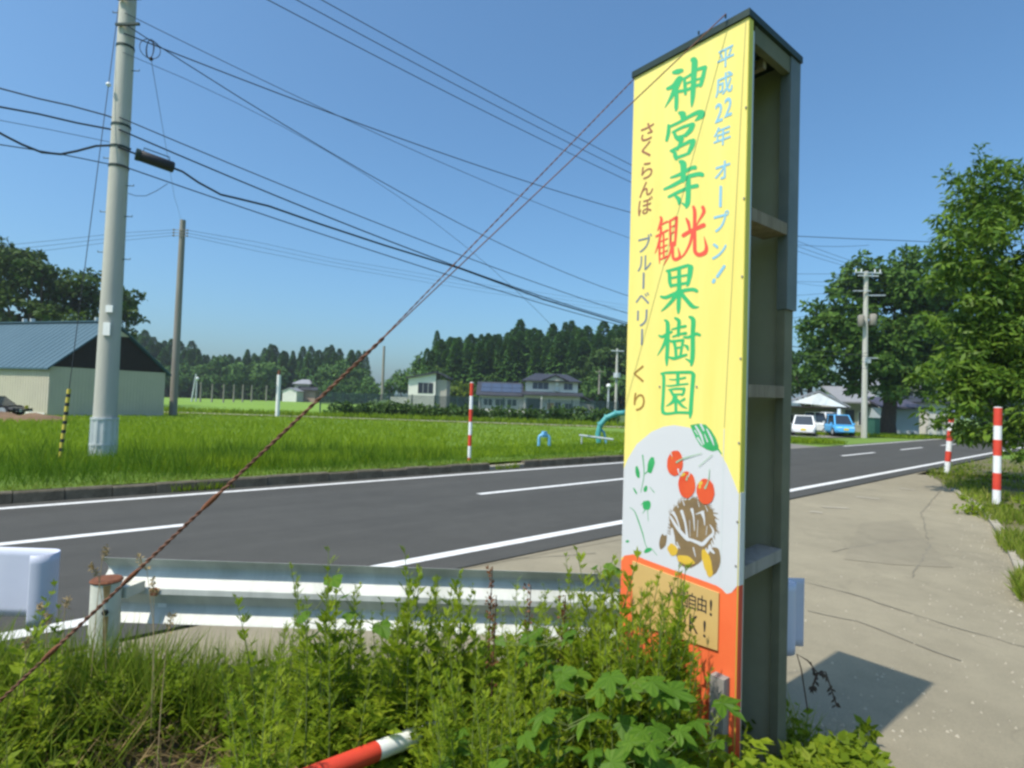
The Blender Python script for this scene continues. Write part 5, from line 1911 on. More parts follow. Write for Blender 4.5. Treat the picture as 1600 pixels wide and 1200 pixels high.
def lobes(base, Y, lst):
    """lobes from photo pixels: (px, py, radius px, depth offset, clumps) around a tree foot"""
    k_ = Y / FPX
    o_ = []
    for (px, py, rp, dy, n_) in lst:
        p_ = at(px, py, Y + dy) - base
        o_.append((p_.x, p_.y, p_.z, rp * (Y + dy) / FPX, n_))
    return o_


# big tree on the right
Y_ = 47
bb = at(1388, 685, Y_)
lob = lobes(bb, Y_, [(1385, 455, 62, 0, 20), (1455, 450, 58, 1, 18), (1330, 465, 45, 0, 14), (1300, 520, 42, 0, 14), (1360, 530, 62, -1, 18), (1440, 530, 66, 0, 20), (1505, 500, 46, 1, 14),
                    (1405, 405, 26, 0, 9), (1340, 415, 24, 0, 7), (1470, 405, 24, 1, 7), (1520, 560, 44, 1, 12), (1280, 560, 30, 1, 9), (1460, 590, 40, 0, 10), (1330, 590, 34, 1, 10), (1385, 560, 46, -2.5, 14), (1425, 585, 40, -2.5, 12), (1345, 560, 36, -2, 10), (1500, 560, 46, -1, 12), (1400, 610, 26, -2.5, 7), (1290, 500, 34, 0, 9), (1550, 520, 40, 1, 9)])
tree('broadleaf_tree', 'big dark broadleaf tree with a thick trunk behind the transformer pole on the right', bb, 15, .62, crown_blobs(lob, 4), 'lf_big', 150, .50, .62, 3, None, 14)
Y_ = 62
bb = at(1262, 676, Y_)
lob = lobes(bb, Y_, [(1262, 560, 32, 0, 16), (1240, 590, 30, 0, 12), (1285, 590, 28, 0, 12), (1225, 560, 26, 2, 10), (1258, 525, 18, 0, 7)])
tree('broadleaf_tree', 'smaller dark tree rising behind the white carport gable beside the signboard', bb, 9, .4, crown_blobs(lob, 8), 'lf_big', 110, .55, .6, 5, None, 6)
Y_ = 70
bb = at(1215, 676, Y_)
lob = lobes(bb, Y_, [(1215, 590, 40, 0, 18), (1180, 600, 36, 0, 12)])
tree('broadleaf_tree', 'dark tree mostly hidden behind the signboard right edge', bb, 9, .4, crown_blobs(lob, 9), 'lf_big', 90, .55, .6, 6, None, 5)
Y_ = 64
bb = at(1540, 690, Y_)
lob = lobes(bb, Y_, [(1530, 560, 60, 0, 18), (1590, 540, 60, 0, 16), (1500, 620, 40, 0, 12), (1560, 640, 50, 0, 14), (1620, 620, 60, 0, 14)])
tree('broadleaf_tree', 'dark tree far behind the orchard tree on the right', bb, 11, .5, crown_blobs(lob, 10), 'lf_big', 90, .55, .6, 7, None, 6)
bb = at(1418, 690, 50)
tree('shrub', 'low green shrub before the pale blue house wall', bb, 1.2, .05, crown_blobs([(0, 0, .5, .75, 12)], 12), 'lf_hedge', 150, .16, .5, 14, None, 3, cat='shrub')
bb = at(1256, 650, 54)
tree('shrub', 'small conical shrub in front of the carport back wall', bb, 1.6, .05, crown_blobs([(0, 0, .6, .8, 10), (0, 0, 1.3, .5, 6)], 13), 'lf_hedge', 120, .16, .5, 15, None, 3, cat='shrub')

# orchard tree near on the right, trunk outside the frame
Y_ = 13.3
bb = Vector((13.9, 13.6, -.05))
lob = lobes(bb, Y_, [(1560, 300, 60, 0, 12), (1525, 380, 64, -.3, 13), (1575, 400, 90, .3, 14), (1510, 460, 56, 0, 11), (1600, 500, 110, 0, 18), (1640, 330, 120, .5, 16), (1535, 560, 66, -.2, 14),
                    (1500, 590, 46, -.3, 11), (1570, 630, 74, -.4, 15), (1520, 655, 44, -.5, 11), (1650, 620, 90, 0, 14), (1536, 262, 24, 0, 6), (1478, 352, 26, -.3, 6), (1466, 430, 27, -.3, 6), (1458, 505, 28, -.3, 7), (1452, 580, 30, -.4, 7), (1464, 648, 28, -.5, 7), (1590, 700, 34, -.6, 7), (1480, 620, 28, -.3, 7), (1690, 480, 130, .5, 14), (1490, 400, 26, -.3, 6), (1720, 600, 120, .3, 10)])
ob_ = tree('orchard_tree', 'near orchard tree with long drooping leaves filling the right edge of the photo', bb, 6.0, .13, crown_blobs(lob, 21), 'lf_near', 1050, .185, .55, 22, None, 22, asp=.34, droop=.55, shell=.35)
# upright shoot at the crown's top
tp_ = [at(1530, 222, 9.0), at(1535, 260, 9.0), at(1545, 310, 9.0)]
sb_ = [(q_.x - bb.x, q_.y - bb.y, q_.z - bb.z, .16, .16, .23) for q_ in (at(1531, 238, 13), at(1535, 262, 13), at(1538, 285, 13), at(1546, 310, 13), at(1478, 275, 13.2), at(1492, 280, 13.1), at(1508, 286, 13))]
obj('upright_shoot', blob_leaves('upright_shoot', sb_, 900, .18, K['lf_near'], .27, .5, .2, .2, 33), ob_)

# trees behind the barn
Y_ = 58
bb = at(60, 640, Y_)
lob = lobes(bb, Y_, [(20, 420, 42, 0, 14), (75, 440, 46, 0, 14), (130, 455, 38, 1, 12), (-40, 430, 60, 0, 14), (40, 480, 50, 0, 14), (110, 490, 44, 0, 12), (175, 465, 26, 0, 8), (10, 392, 18, 0, 7), (45, 400, 20, 0, 6)])
tree('broadleaf_tree', 'large spreading dark green tree behind the blue barn roof', bb, 13, .6, crown_blobs(lob, 31), 'lf_left', 150, .52, .6, 32, None, 12)
Y_ = 66
bb = at(196, 640, Y_)
lob = lobes(bb, Y_, [(205, 466, 18, 0, 9), (208, 495, 20, 0, 9), (190, 485, 24, 0, 10), (180, 520, 30, 0, 10), (222, 462, 7, 0, 4), (222, 497, 7, 0, 4)])
tree('broadleaf_tree', 'slender tree whose right branches show beside the near pole above the barn', bb, 12, .4, crown_blobs(lob, 35), 'lf_left', 130, .52, .6, 36, None, 8)

# cedars: three shapes, copied
def cedar_mesh(seed, H, R):
    rg = np.random.default_rng(seed)
    n_ = 2400
    z = H * (.06 + .94 * rg.random(n_) ** .85)
    q_ = 1 - z / H
    lev = np.floor(z / (H * .055))
    a = rg.random(n_) * 2 * PI
    lump = .78 + .22 * np.sin(a * 3 + lev * 2.1) + .10 * rg.normal(size=n_)
    r_ = R * 1.12 * (q_ ** .80) * lump * (.55 + .45 * rg.random(n_) ** .5)
    P = np.stack([r_ * np.cos(a), r_ * np.sin(a), z], 1)
    D = np.stack([np.cos(a), np.sin(a), -.35 + .9 * (1 - q_) ** 3 - .25 * rg.random(n_)], 1) + rg.normal(size=(n_, 3)) * .25
    N = np.stack([np.cos(a) * .4, np.sin(a) * .4, np.ones(n_)], 1) + rg.normal(size=(n_, 3)) * .35
    L = (.35 + .75 * q_ ** .5) * (.7 + .6 * rg.random(n_)) * (H / 17)
    T = .45 + .2 * rg.normal(size=n_)
    return cards_mesh('crown', P, D, N, L, L * .62, K['lf_cedar'], T, .55, .18)


def cedar(label, seed, H, R, group):
    t_ = thing('cedar_tree', label, 'tree', (0, 0, 0), 0, group)
    part('trunk', MB().tube([(0, 0, -1), (0, 0, H * .45), (0, 0, H * .97)], [.28, .18, .03], 7), K['bark'], t_, True)
    obj('crown', cedar_mesh(seed, H, R), t_)
    return t_


LC = 'dark upright cedar, one of the dense wood behind the two-storey house'
GC = 'cedars of the wood behind the houses'
protos = [cedar(LC, 100 + k, 17, 2.9 + .4 * k, GC) for k in range(3)]
cr = random.Random(5)
first = [True] * 3


def put_cedar(p_, H, label, group):
    k_ = cr.randrange(3)
    s_ = H / 17
    if first[k_]:
        o_ = protos[k_]
        first[k_] = False
        o_.location, o_.rotation_euler, o_.scale = p_, (0, 0, cr.uniform(0, 6.3)), (s_ * cr.uniform(.9, 1.2),) * 2 + (s_,)
        o_['label'], o_['group'] = label, group
    else:
        sx = s_ * cr.uniform(.9, 1.2)
        o_ = dup(protos[k_], p_, cr.uniform(0, 6.3), label, (sx * cr.uniform(.85, 1.3), sx * cr.uniform(.85, 1.3), s_), group)
        o_.rotation_euler = (cr.gauss(0, .025), cr.gauss(0, .025), o_.rotation_euler.z)


# wood behind the houses: tops follow the photographed skyline
sky_mid = [(668, 528), (690, 523), (715, 520), (745, 522), (770, 515), (792, 517), (815, 509), (840, 512), (865, 507), (890, 512), (915, 509), (940, 512), (965, 514), (1000, 512), (1040, 515), (1080, 520), (1120, 525), (1160, 528), (1200, 535)]
for row, (Yr, dn) in enumerate(((126, 7), (132, 3), (140, 0), (150, -2))):
    px = 668 + row * 6
    while px < (1130 if row else 1000):
        yy = np.interp(px, [s_[0] for s_ in sky_mid], [s_[1] for s_ in sky_mid]) + dn * 2 + cr.uniform(-5, 8)
        Yj = Yr + cr.uniform(-2.5, 2.5)
        pt = at(px, yy, Yj)
        put_cedar((pt.x, pt.y, -.5), (pt.z + .5) * cr.uniform(.90, 1.03), LC if row else 'front row cedar right behind the white houses', GC)
        px += cr.uniform(10, 18)
# left far wood
LF, GF = 'dark cedar in the long far wood beyond the paddies on the left', 'cedars of the far left wood'
sky_l = [(150, 520), (205, 518), (240, 524), (270, 530), (300, 540), (330, 552), (360, 553), (400, 545), (440, 543), (480, 543), (520, 545), (560, 550), (575, 556)]
for row, (Yr, dn) in enumerate(((175, 14), (186, 5), (198, -1))):
    px = 165 + row * 7
    while px < 566 + row * 5:
        yy = np.interp(px, [s_[0] for s_ in sky_l], [s_[1] for s_ in sky_l]) + dn + cr.uniform(-6, 8)
        Yj = Yr + cr.uniform(-3, 3)
        pt = at(px, yy, Yj)
        put_cedar((pt.x, pt.y, -.5), pt.z + .5, LF, GF)
        px += cr.uniform(9, 17)
# low broadleaf edges of the woods
le = ['low rounded tree at the foot of the far left wood', 'low rounded trees at the feet of the woods']
pt_ = None
for (px, py, Yt, rp) in [(225, 590, 165, 22), (262, 585, 165, 24), (300, 585, 166, 22), (345, 578, 165, 26), (385, 582, 164, 24), (425, 585, 165, 22), (505, 590, 160, 20), (535, 586, 160, 24), (565, 594, 158, 20), (522, 604, 150, 14), (575, 606, 150, 14),
                         (620, 602, 140, 20), (648, 592, 128, 20), (655, 568, 130, 17), (628, 586, 142, 12), (700, 606, 108, 14), (728, 608, 106, 13), (925, 608, 112, 18), (950, 590, 118, 24), (972, 600, 112, 24), (590, 612, 155, 10), (668, 585, 122, 15)]:
    g_ = at(px, 626, Yt)
    lob = lobes(g_, Yt, [(px, py, rp, 0, 9), (px + rp * .7, py + rp * .5, rp * .7, 0, 5), (px - rp * .7, py + rp * .5, rp * .7, 0, 5)])
    leaf_ = 'lf_lime' if (px, py) in ((728, 608), (700, 606)) else ('lf_far' if Yt > 110 else 'lf_hedge')
    lb = {700: 'lime green bush between the white outbuilding and the low house, left one', 728: 'lime green bush between the white outbuilding and the low house, right one'}.get(px, le[0] if px < 600 else 'rounded broadleaf tree at the edge of the cedar wood')
    tree('rounded_tree', lb, g_, max(2, (626 - py) * Yt / FPX), .25, crown_blobs(lob, int(px)), leaf_, 60 if Yt > 100 else 90, .95, .2, int(px), le[1] if px not in (700, 728) else None, 3)

for (px, py, Yt, rp) in [(905, 590, 119, 20), (938, 565, 121, 24), (965, 552, 122, 26), (985, 580, 118, 26), (880, 600, 117, 15), (690, 590, 120, 18), (762, 596, 118, 15)]:
    g_ = at(px, 630, Yt)
    lob = lobes(g_, Yt, [(px, py, rp, 0, 12), (px + rp * .6, py + rp * .7, rp * .8, 0, 7), (px - rp * .6, py + rp * .7, rp * .8, 0, 7)])
    tree('rounded_tree', 'pale green broadleaf tree standing among the front cedars of the wood', g_, (630 - py) * Yt / FPX, .25, crown_blobs(lob, int(px) + 5), 'lf_hedge', 60, .8, .2, int(px) + 5, 'pale broadleaf trees among the cedars', 4)
# hedge along the gravel path and the dark mesh fence behind it
for i, px in enumerate(list(range(530, 968, 22))):
    hY = 50 + (i % 3) * .8
    g_ = at(px, 661, hY)
    g_.z = .0
    hh = [27, 30, 28, 25, 29, 31, 28, 26, 24, 28, 27, 25, 26, 28, 25, 28, 30, 26, 28, 29][i % 20] * hY / FPX
    bl = crown_blobs([(0, 0, hh * .45, hh * .55, 14), (.6, .1, hh * .3, hh * .4, 7), (-.6, .1, hh * .35, hh * .42, 7)], 300 + i)
    tree('hedge_shrub', 'dark green shrub in the hedge row along the far gravel path', g_, hh * .6, .06, bl, 'lf_hedge', 260, .34, .5, 300 + i, 'shrubs of the hedge by the gravel path', 2, cat='shrub')
fl, fr_ = at(500, 640, 53), at(965, 640, 53)
t = thing('mesh_fence', 'dark green mesh fence standing behind the hedge before the houses', 'fence', (fl.x, 53, 0))
Wf = fr_.x - fl.x
me_ = mesh_from('fence_post', MB().box(-.05, .05, -.05, .05, 0, 2.15), K['fence'])
for i in range(14):
    q_ = obj('fence_post', me_, t)
    q_.location = (Wf * i / 13, 0, 0)
mb = MB()
for i in range(12):
    mb.box(0, Wf, -.012, .012, 1.0 + i * .095, 1.0 + i * .095 + .036)
for i in range(300):
    x_ = Wf * i / 299
    mb.box(x_ - .014, x_ + .014, -.026, -.014, 1.0, 2.08)
part('net', mb, K['fence'], t, kind='stuff')

# ------------------------------------------------------------------ grasses
def grass(name, XY, zf, h, wd, m, seed, tint=.5, lean=.35, par=None):
    rg = np.random.default_rng(seed)
    n_ = len(XY)
    P = np.stack([XY[:, 0], XY[:, 1], np.array([zf(x, y) for x, y in XY]) - .01], 1)
    D = np.stack([rg.normal(size=n_) * lean, rg.normal(size=n_) * lean, np.ones(n_)], 1)
    a = rg.random(n_) * 2 * PI
    N = np.stack([np.cos(a), np.sin(a), .2 * np.ones(n_)], 1)
    h = np.asarray(h) * (.55 + .75 * rg.random(n_))
    T = tint + .17 * rg.normal(size=n_)
    return obj(name, cards_mesh(name, P, D, N, h, np.asarray(wd) * (.7 + .6 * rg.random(n_)), m, T, .4, .25), par, 'stuff')


rg = np.random.default_rng(77)


def field_samples(n_, n0, n1, s0, s1, pw=1.0):
    s_ = s0 + (s1 - s0) * rg.random(n_)
    q_ = n0 + (n1 - n0) * rg.random(n_) ** pw
    return np.stack([s_ * RU.x + q_ * RN.x, s_ * RU.y + q_ * RN.y], 1), s_, q_


# tall band by the kerb
XY, s_, q_ = field_samples(34000, 11.24, 15.5, -13, 21, 1.3)
tall = np.interp(s_, [-13, -9, -4, -1, 6, 9.2, 10.2, 21], [.30, .34, .42, .66, .60, .34, .19, .20])
tall *= (.70 + .42 * np.sin(s_ * 2.1) * np.sin(q_ * 1.7 + s_)) * np.interp(q_, [11.2, 11.9, 13], [.35, 1, 1])
grass('tall_grass', XY, field_z, tall, .012, K['tallgrass'], 1, .5)
# the field: clumped blades, larger and sparser with distance
n_ = 120000
Yg = 11 + 33.3 * rg.random(n_) ** 1.5
pxs = -260 + 1560 * rg.random(n_)
Xg = (pxs - 800) / FPX * Yg
keep = (Xg * RN.x + Yg * RN.y > 12.0) & (Xg * RU.x + Yg * RU.y < 30)
XY = np.stack([Xg, Yg], 1)[keep]
dist = XY[:, 1]
hgt = np.interp(dist, [11, 20, 34, 44], [.36, .30, .20, .12]) * (.9 + .10 * np.sin(XY[:, 0] * .9) * np.sin(XY[:, 1] * .7))
hgt *= np.where((XY[:, 0] * 900 / dist + 800 > 700) & (dist > 13), .62, 1)
grass('field_grass', XY, field_z, hgt, np.interp(dist, [11, 44], [.015, .055]), K['rice'], 2, .50)
# darker, drier fringe along the gravel path
XY = np.stack([-45 + 62 * rg.random(7000), 42.6 + 1.7 * rg.random(7000)], 1)
grass('path_fringe', XY, lambda x, y: .03, .12, .07, K['grass'], 3, .66)
XY = np.stack([-45 + 62 * rg.random(7000), 46.3 + 2.5 * rg.random(7000)], 1)
grass('path_fringe', XY, lambda x, y: .03, .45, .08, K['rice'], 4, .42)
XY, _, _ = field_samples(5000, 11.17, 11.34, -13, 21)
grass('kerb_fringe', XY, lambda x, y: .15, .17, .010, K['grass'], 6, .42, .9)
# kerb weeds in the gaps
for (a0, a1, n__) in ((-6.4, -5.2, 250), (2.3, 3.3, 300), (9.5, 10.3, 200)):
    XY, _, _ = field_samples(n__, 10.99, 11.1, a0, a1)
    grass('kerb_weed', XY, lambda x, y: .0, .16, .012, K['rice'], 5 + n__, .45)
# grass by the carport
pa_, pb_ = gr(1236, 692), gr(1285, 690)
XY = np.stack([pa_.x + (pb_.x - pa_.x) * rg.random(2500), pa_.y + 3.0 * rg.random(2500)], 1)
grass('lawn_strip', XY, lambda x, y: 0, .28, .05, K['rice'], 21, .5)
XY = np.stack([rg.uniform(19, 36, 6500), rg.uniform(43.5, 46.5, 6500)], 1)
XY = XY[(XY[:, 0] > 22.6)]
grass('lawn_strip', XY, lambda x, y: -.01, .30, .06, K['rice'], 22, .42)

# right-hand verge
XY = []
while len(XY) < 9000:
    px, py = rg.uniform(1440, 1720), rg.uniform(715, 960)
    p = gr(px, py)
    bx = np.interp(p.y, [q.y for q in Pd[::-1]], [q.x for q in Pd[::-1]])
    if p.x > bx - .05 + .12 * math.sin(p.y * 3) and p.dot(RN) < 4.55 and math.sin(p.x * 1.7 + .4) * math.sin(p.y * 1.3) > -.45:
        XY.append((p.x, p.y))
grass('verge_grass', np.array(XY), lambda x, y: -.015, .19, .022, K['grass'], 23, .55)
for i, (px, py, r_, lb) in enumerate(((1590, 742, .55, 'yellow-green bush at the right edge behind the striped pole'), (1500, 738, .5, 'low green bush at the foot of the half hidden snow pole'), (1535, 752, .42, 'low dark clump in the verge left of the nearest striped pole'),
                                (1520, 790, .30, 'small bright grass clump at the driveway edge'), (1600, 790, .5, 'rounded yellowish bush at the right frame edge near the driveway'))):
    g_ = gr(px, py + 12)
    tree('bush', lb, g_, .3, .02, crown_blobs([(0, 0, r_ * .35, r_ * .8, 12), (r_ * .6, .1, r_ * .25, r_ * .6, 6), (-r_ * .6, 0, r_ * .2, r_ * .55, 6)], 60 + i), ('lf_cover', 'lf_weed')[i % 2], 330, .09, .5, 60 + i, None, 2, cat='bush', trunk0=-.05)
gv, gf = [], []
gr_ = random.Random(9)
for k in range(900):
    if k < 520:
        i_ = gr_.randrange(len(Pd) - 1)
        c = Pd[i_].lerp(Pd[i_ + 1], gr_.random()) + Vector((-abs(gr_.gauss(.05, .35)), gr_.gauss(0, .1), 0))
    elif k < 760:
        c = gr(gr_.uniform(1240, 1640), gr_.uniform(780, 1150))
    else:
        c = Vector((verge_edge_x(3) + abs(gr_.gauss(.1, .25)), gr_.uniform(2.0, 3.6), 0))
    s_ = gr_.uniform(.004, .013) * (1.6 if gr_.random() < .08 else 1)
    o_ = len(gv)
    for (dx, dy, dz) in ((1, 0, 0), (0, 1, 0), (-1, 0, 0), (0, -1, 0), (0, 0, 1)):
        gv.append((c.x + dx * s_ * gr_.uniform(.6, 1.2), c.y + dy * s_ * gr_.uniform(.6, 1.2), -.018 + dz * s_ * gr_.uniform(.6, 1.1)))
    gf += [(o_, o_ + 1, o_ + 4), (o_ + 1, o_ + 2, o_ + 4), (o_ + 2, o_ + 3, o_ + 4), (o_ + 3, o_, o_ + 4)]
obj('grit', mesh_from('grit', MB().add(gv, gf), K['gravel']), None, 'stuff')
# edging stones of the right verge
t = thing('driveway_edging', 'low pale concrete edging along the right side of the driveway', 'kerb', (Pd[2].x, Pd[2].y, 0))
for a, b in zip(Pd[1:-1], Pd[2:]):
    n__ = max(1, int((b - a).length / .62))
    for k in range(n__):
        p, q = a.lerp(b, k / n__), a.lerp(b, (k + .97) / n__)
        d2 = Vector((b.y - a.y, a.x - b.x, 0)).normalized() * .11
        z_ = rnd.uniform(.02, .045)
        mb = MB().hexa([p - d2 * .5 + Vector((0, 0, -.06)), q - d2 * .5 + Vector((0, 0, -.06)), q + d2 * .5 + Vector((0, 0, -.06)), p + d2 * .5 + Vector((0, 0, -.06))],
                       [p - d2 * .5 + Vector((0, 0, z_)), q - d2 * .5 + Vector((0, 0, z_)), q + d2 * .5 + Vector((0, 0, z_)), p + d2 * .5 + Vector((0, 0, z_))])
        part('edging_stone', mb, K['gravel'], t, world=True)


# ---- foreground verge
def verge_pts(n_, x0, x1, y0, y1, cond=None):
    out = []
    while len(out) < n_:
        x, y = rg.uniform(x0, x1), rg.uniform(y0, y1)
        if min(verge_edge_y(x) - y, verge_edge_x(y) - x) < rg.uniform(-.04, .12):
            continue
        dh = ((x - HOL.x) ** 2 / .10 + (y - HOL.y) ** 2 / .08)
        if dh < 1.7 and rg.random() > .10:
            continue
        if (x > SN.x - .42 and x < SB.x + .05 and y > SN.y - .02 and y < SN.y + .75):
            if abs((Vector((x, y, 0)) - SN).dot(E1) - SW / 2) < SW / 2 and 0 < (Vector((x, y, 0)) - SN).dot(E2) < SD:
                continue
        if cond and not cond(x, y):
            continue
        out.append((x, y))
    return np.array(out)


XY = verge_pts(15000, -5.5, 1.9, 1.6, 5.4)
clump = .8 + .5 * np.sin(XY[:, 0] * 5.1) * np.sin(XY[:, 1] * 6.3 + XY[:, 0])
grass('verge_grass', XY, vz, .20 * clump, .0075, K['grass'], 31, .50, .5)
XY = verge_pts(5000, -4.5, -.9, 1.8, 4.6)
grass('verge_grass', XY, vz, .36, .008, K['grass'], 32, .56, .6)
XY = verge_pts(3800, -3.0, -.5, 2.75, 3.28)
grass('verge_grass', XY, vz, .36, .0075, K['grass'], 35, .46, .4)
XY = verge_pts(700, -3.2, -.6, 1.7, 3.4)
grass('dry_grass', XY, vz, .30, .006, K['dry'], 33, .5, .8)
# hanging dry blades round the dark hollow
XY = np.stack([HOL.x + rg.normal(size=420) * .30, HOL.y + .22 + rg.normal(size=420) * .10], 1)
o_ = grass('dry_grass', XY, lambda x, y: vz(x, y) + .06, .24, .007, K['dry'], 34, .35, 1.6)


def cover(name, n_, x0, x1, y0, y1, hmax, size, m, seed, asp=.6, cond=None, tint=.5, hf=None):
    XY = verge_pts(n_, x0, x1, y0, y1, cond)
    r_ = np.random.default_rng(seed)
    z = np.array([vz(x, y) for x, y in XY])
    hm = np.array([hf(x, y) for x, y in XY]) if hf else hmax * (.65 + .35 * np.sin(XY[:, 0] * 4.3 + 1) * np.sin(XY[:, 1] * 5.1))
    hh = hm * (.15 + .85 * r_.random(n_) ** .7)
    P = np.stack([XY[:, 0], XY[:, 1], z + hh], 1)
    D = r_.normal(size=(n_, 3)) * np.array([1, 1, .45])
    N = np.stack([r_.normal(size=n_) * .5, r_.normal(size=n_) * .5 - .25, np.ones(n_)], 1)
    T = tint + .18 * r_.normal(size=n_) + .10 * np.sin(XY[:, 0] * 3.1) * np.sin(XY[:, 1] * 4.7)
    L = size * (.55 + .8 * r_.random(n_))
    return obj(name, cards_mesh(name, P, D, N, L, L * asp, m, T, .45, .15), None, 'stuff')


cover('ground_cover', 9500, -4.6, -1.75, 1.7, 4.8, .30, .055, K['lf_weed'], 41, .42)
cover('ground_cover', 6500, -1.9, -.2, 1.7, 3.35, .18, .05, K['lf_cover'], 42, .4, tint=.42)
cover('ground_cover', 12000, -.75, 1.0, 1.55, 3.25, .36, .062, K['lf_weed'], 43, .42, tint=.46, cond=lambda x, y: not (x < -.12 and y < 2.25))
cover('ground_cover', 8000, .95, 2.0, 1.6, 3.55, .22, .048, K['lf_cover'], 44, .62, tint=.62, cond=lambda x, y: (Vector((x, y, 0)) - SN).dot(E1) < -.02 or y < 2.2)


# mugwort-like weeds -------------------------------------------------
def weed_meshes(seed, H, m_leaf='lf_weed', dens=1.0, ln=.11, nar=.22):
    r_ = np.random.default_rng(seed)
    bend = r_.normal(size=2) * .10 * H
    pts = [(bend[0] * (t_ ** 1.7), bend[1] * (t_ ** 1.7), H * t_) for t_ in np.linspace(0, 1, 7)]
    st_ = MB().tube(pts, [.0042 * (1 - .75 * t_) for t_ in np.linspace(0, 1, 7)], 5)
    P, D, N, L, W, T = [], [], [], [], [], []
    nn_ = int(H / .022 * dens)
    for i in range(nn_):
        t_ = .12 + .88 * (i + r_.random() * .5) / nn_
        z = H * t_
        b_ = np.array([bend[0] * t_ ** 1.7, bend[1] * t_ ** 1.7, z])
        a = i * 2.4 + r_.normal() * .3
        out = np.array([math.cos(a), math.sin(a), 0])
        el_ = .35 + .75 * t_
        ax = out * math.cos(el_) + np.array([0, 0, math.sin(el_)])
        ll = ln * (1.05 - .80 * t_ ** 1.6) * (.75 + .5 * r_.random())
        sd_ = np.cross(ax, np.array([0, 0, 1.0]))
        sd_ /= np.linalg.norm(sd_)
        up_ = np.cross(sd_, ax)
        tt = .5 + .15 * r_.normal() + .12 * (t_ - .5)
        # side shoots on the upper half
        for (q0, sg, fl_) in ((0, 0, 1.0), (.22, 1, .45), (.22, -1, .45), (.42, 1, .5), (.42, -1, .5), (.62, 1, .36), (.62, -1, .36)):
            d_2 = ax if sg == 0 else ax * .75 + sd_ * sg * .75 + up_ * .1
            P.append(b_ + ax * ll * q0 * .9 - np.array([0, 0, .25 * ll * q0 * q0]))
            D.append(d_2 + r_.normal(size=3) * .12 - np.array([0, 0, .25]) * (1 if sg == 0 else 0))
            N.append(up_ + r_.normal(size=3) * .2)
            L.append(ll * fl_)
            W.append(ll * fl_ * nar * (1.25 if sg else 1.0))
            T.append(tt + .06 * r_.normal())
    me_ = cards_mesh('foliage', np.array(P), np.array(D), np.array(N), np.array(L), np.array(W), K[m_leaf], np.array(T), .45, .1)
    return mesh_from('stem', st_, K['stem'], True), me_


wtypes = [weed_meshes(500 + k, .72, ln=(.10, .12, .09, .13, .11)[k % 5], nar=(.20, .26, .18, .30, .15)[k % 5], dens=(1.0, .8, 1.2, .7, 1.1)[k % 5]) for k in range(10)]
WG = 'tall feathery weeds before the guardrail'


def put_weed(k, loc, H, label, rz, group=WG):
    t_ = thing('weed', label, 'plant', loc, rz, group)
    s_ = H / .72
    sx = .55 + .45 * s_
    t_.scale = (sx, sx, s_)
    obj('stem', wtypes[k][0], t_)
    obj('foliage', wtypes[k][1], t_)
    return t_


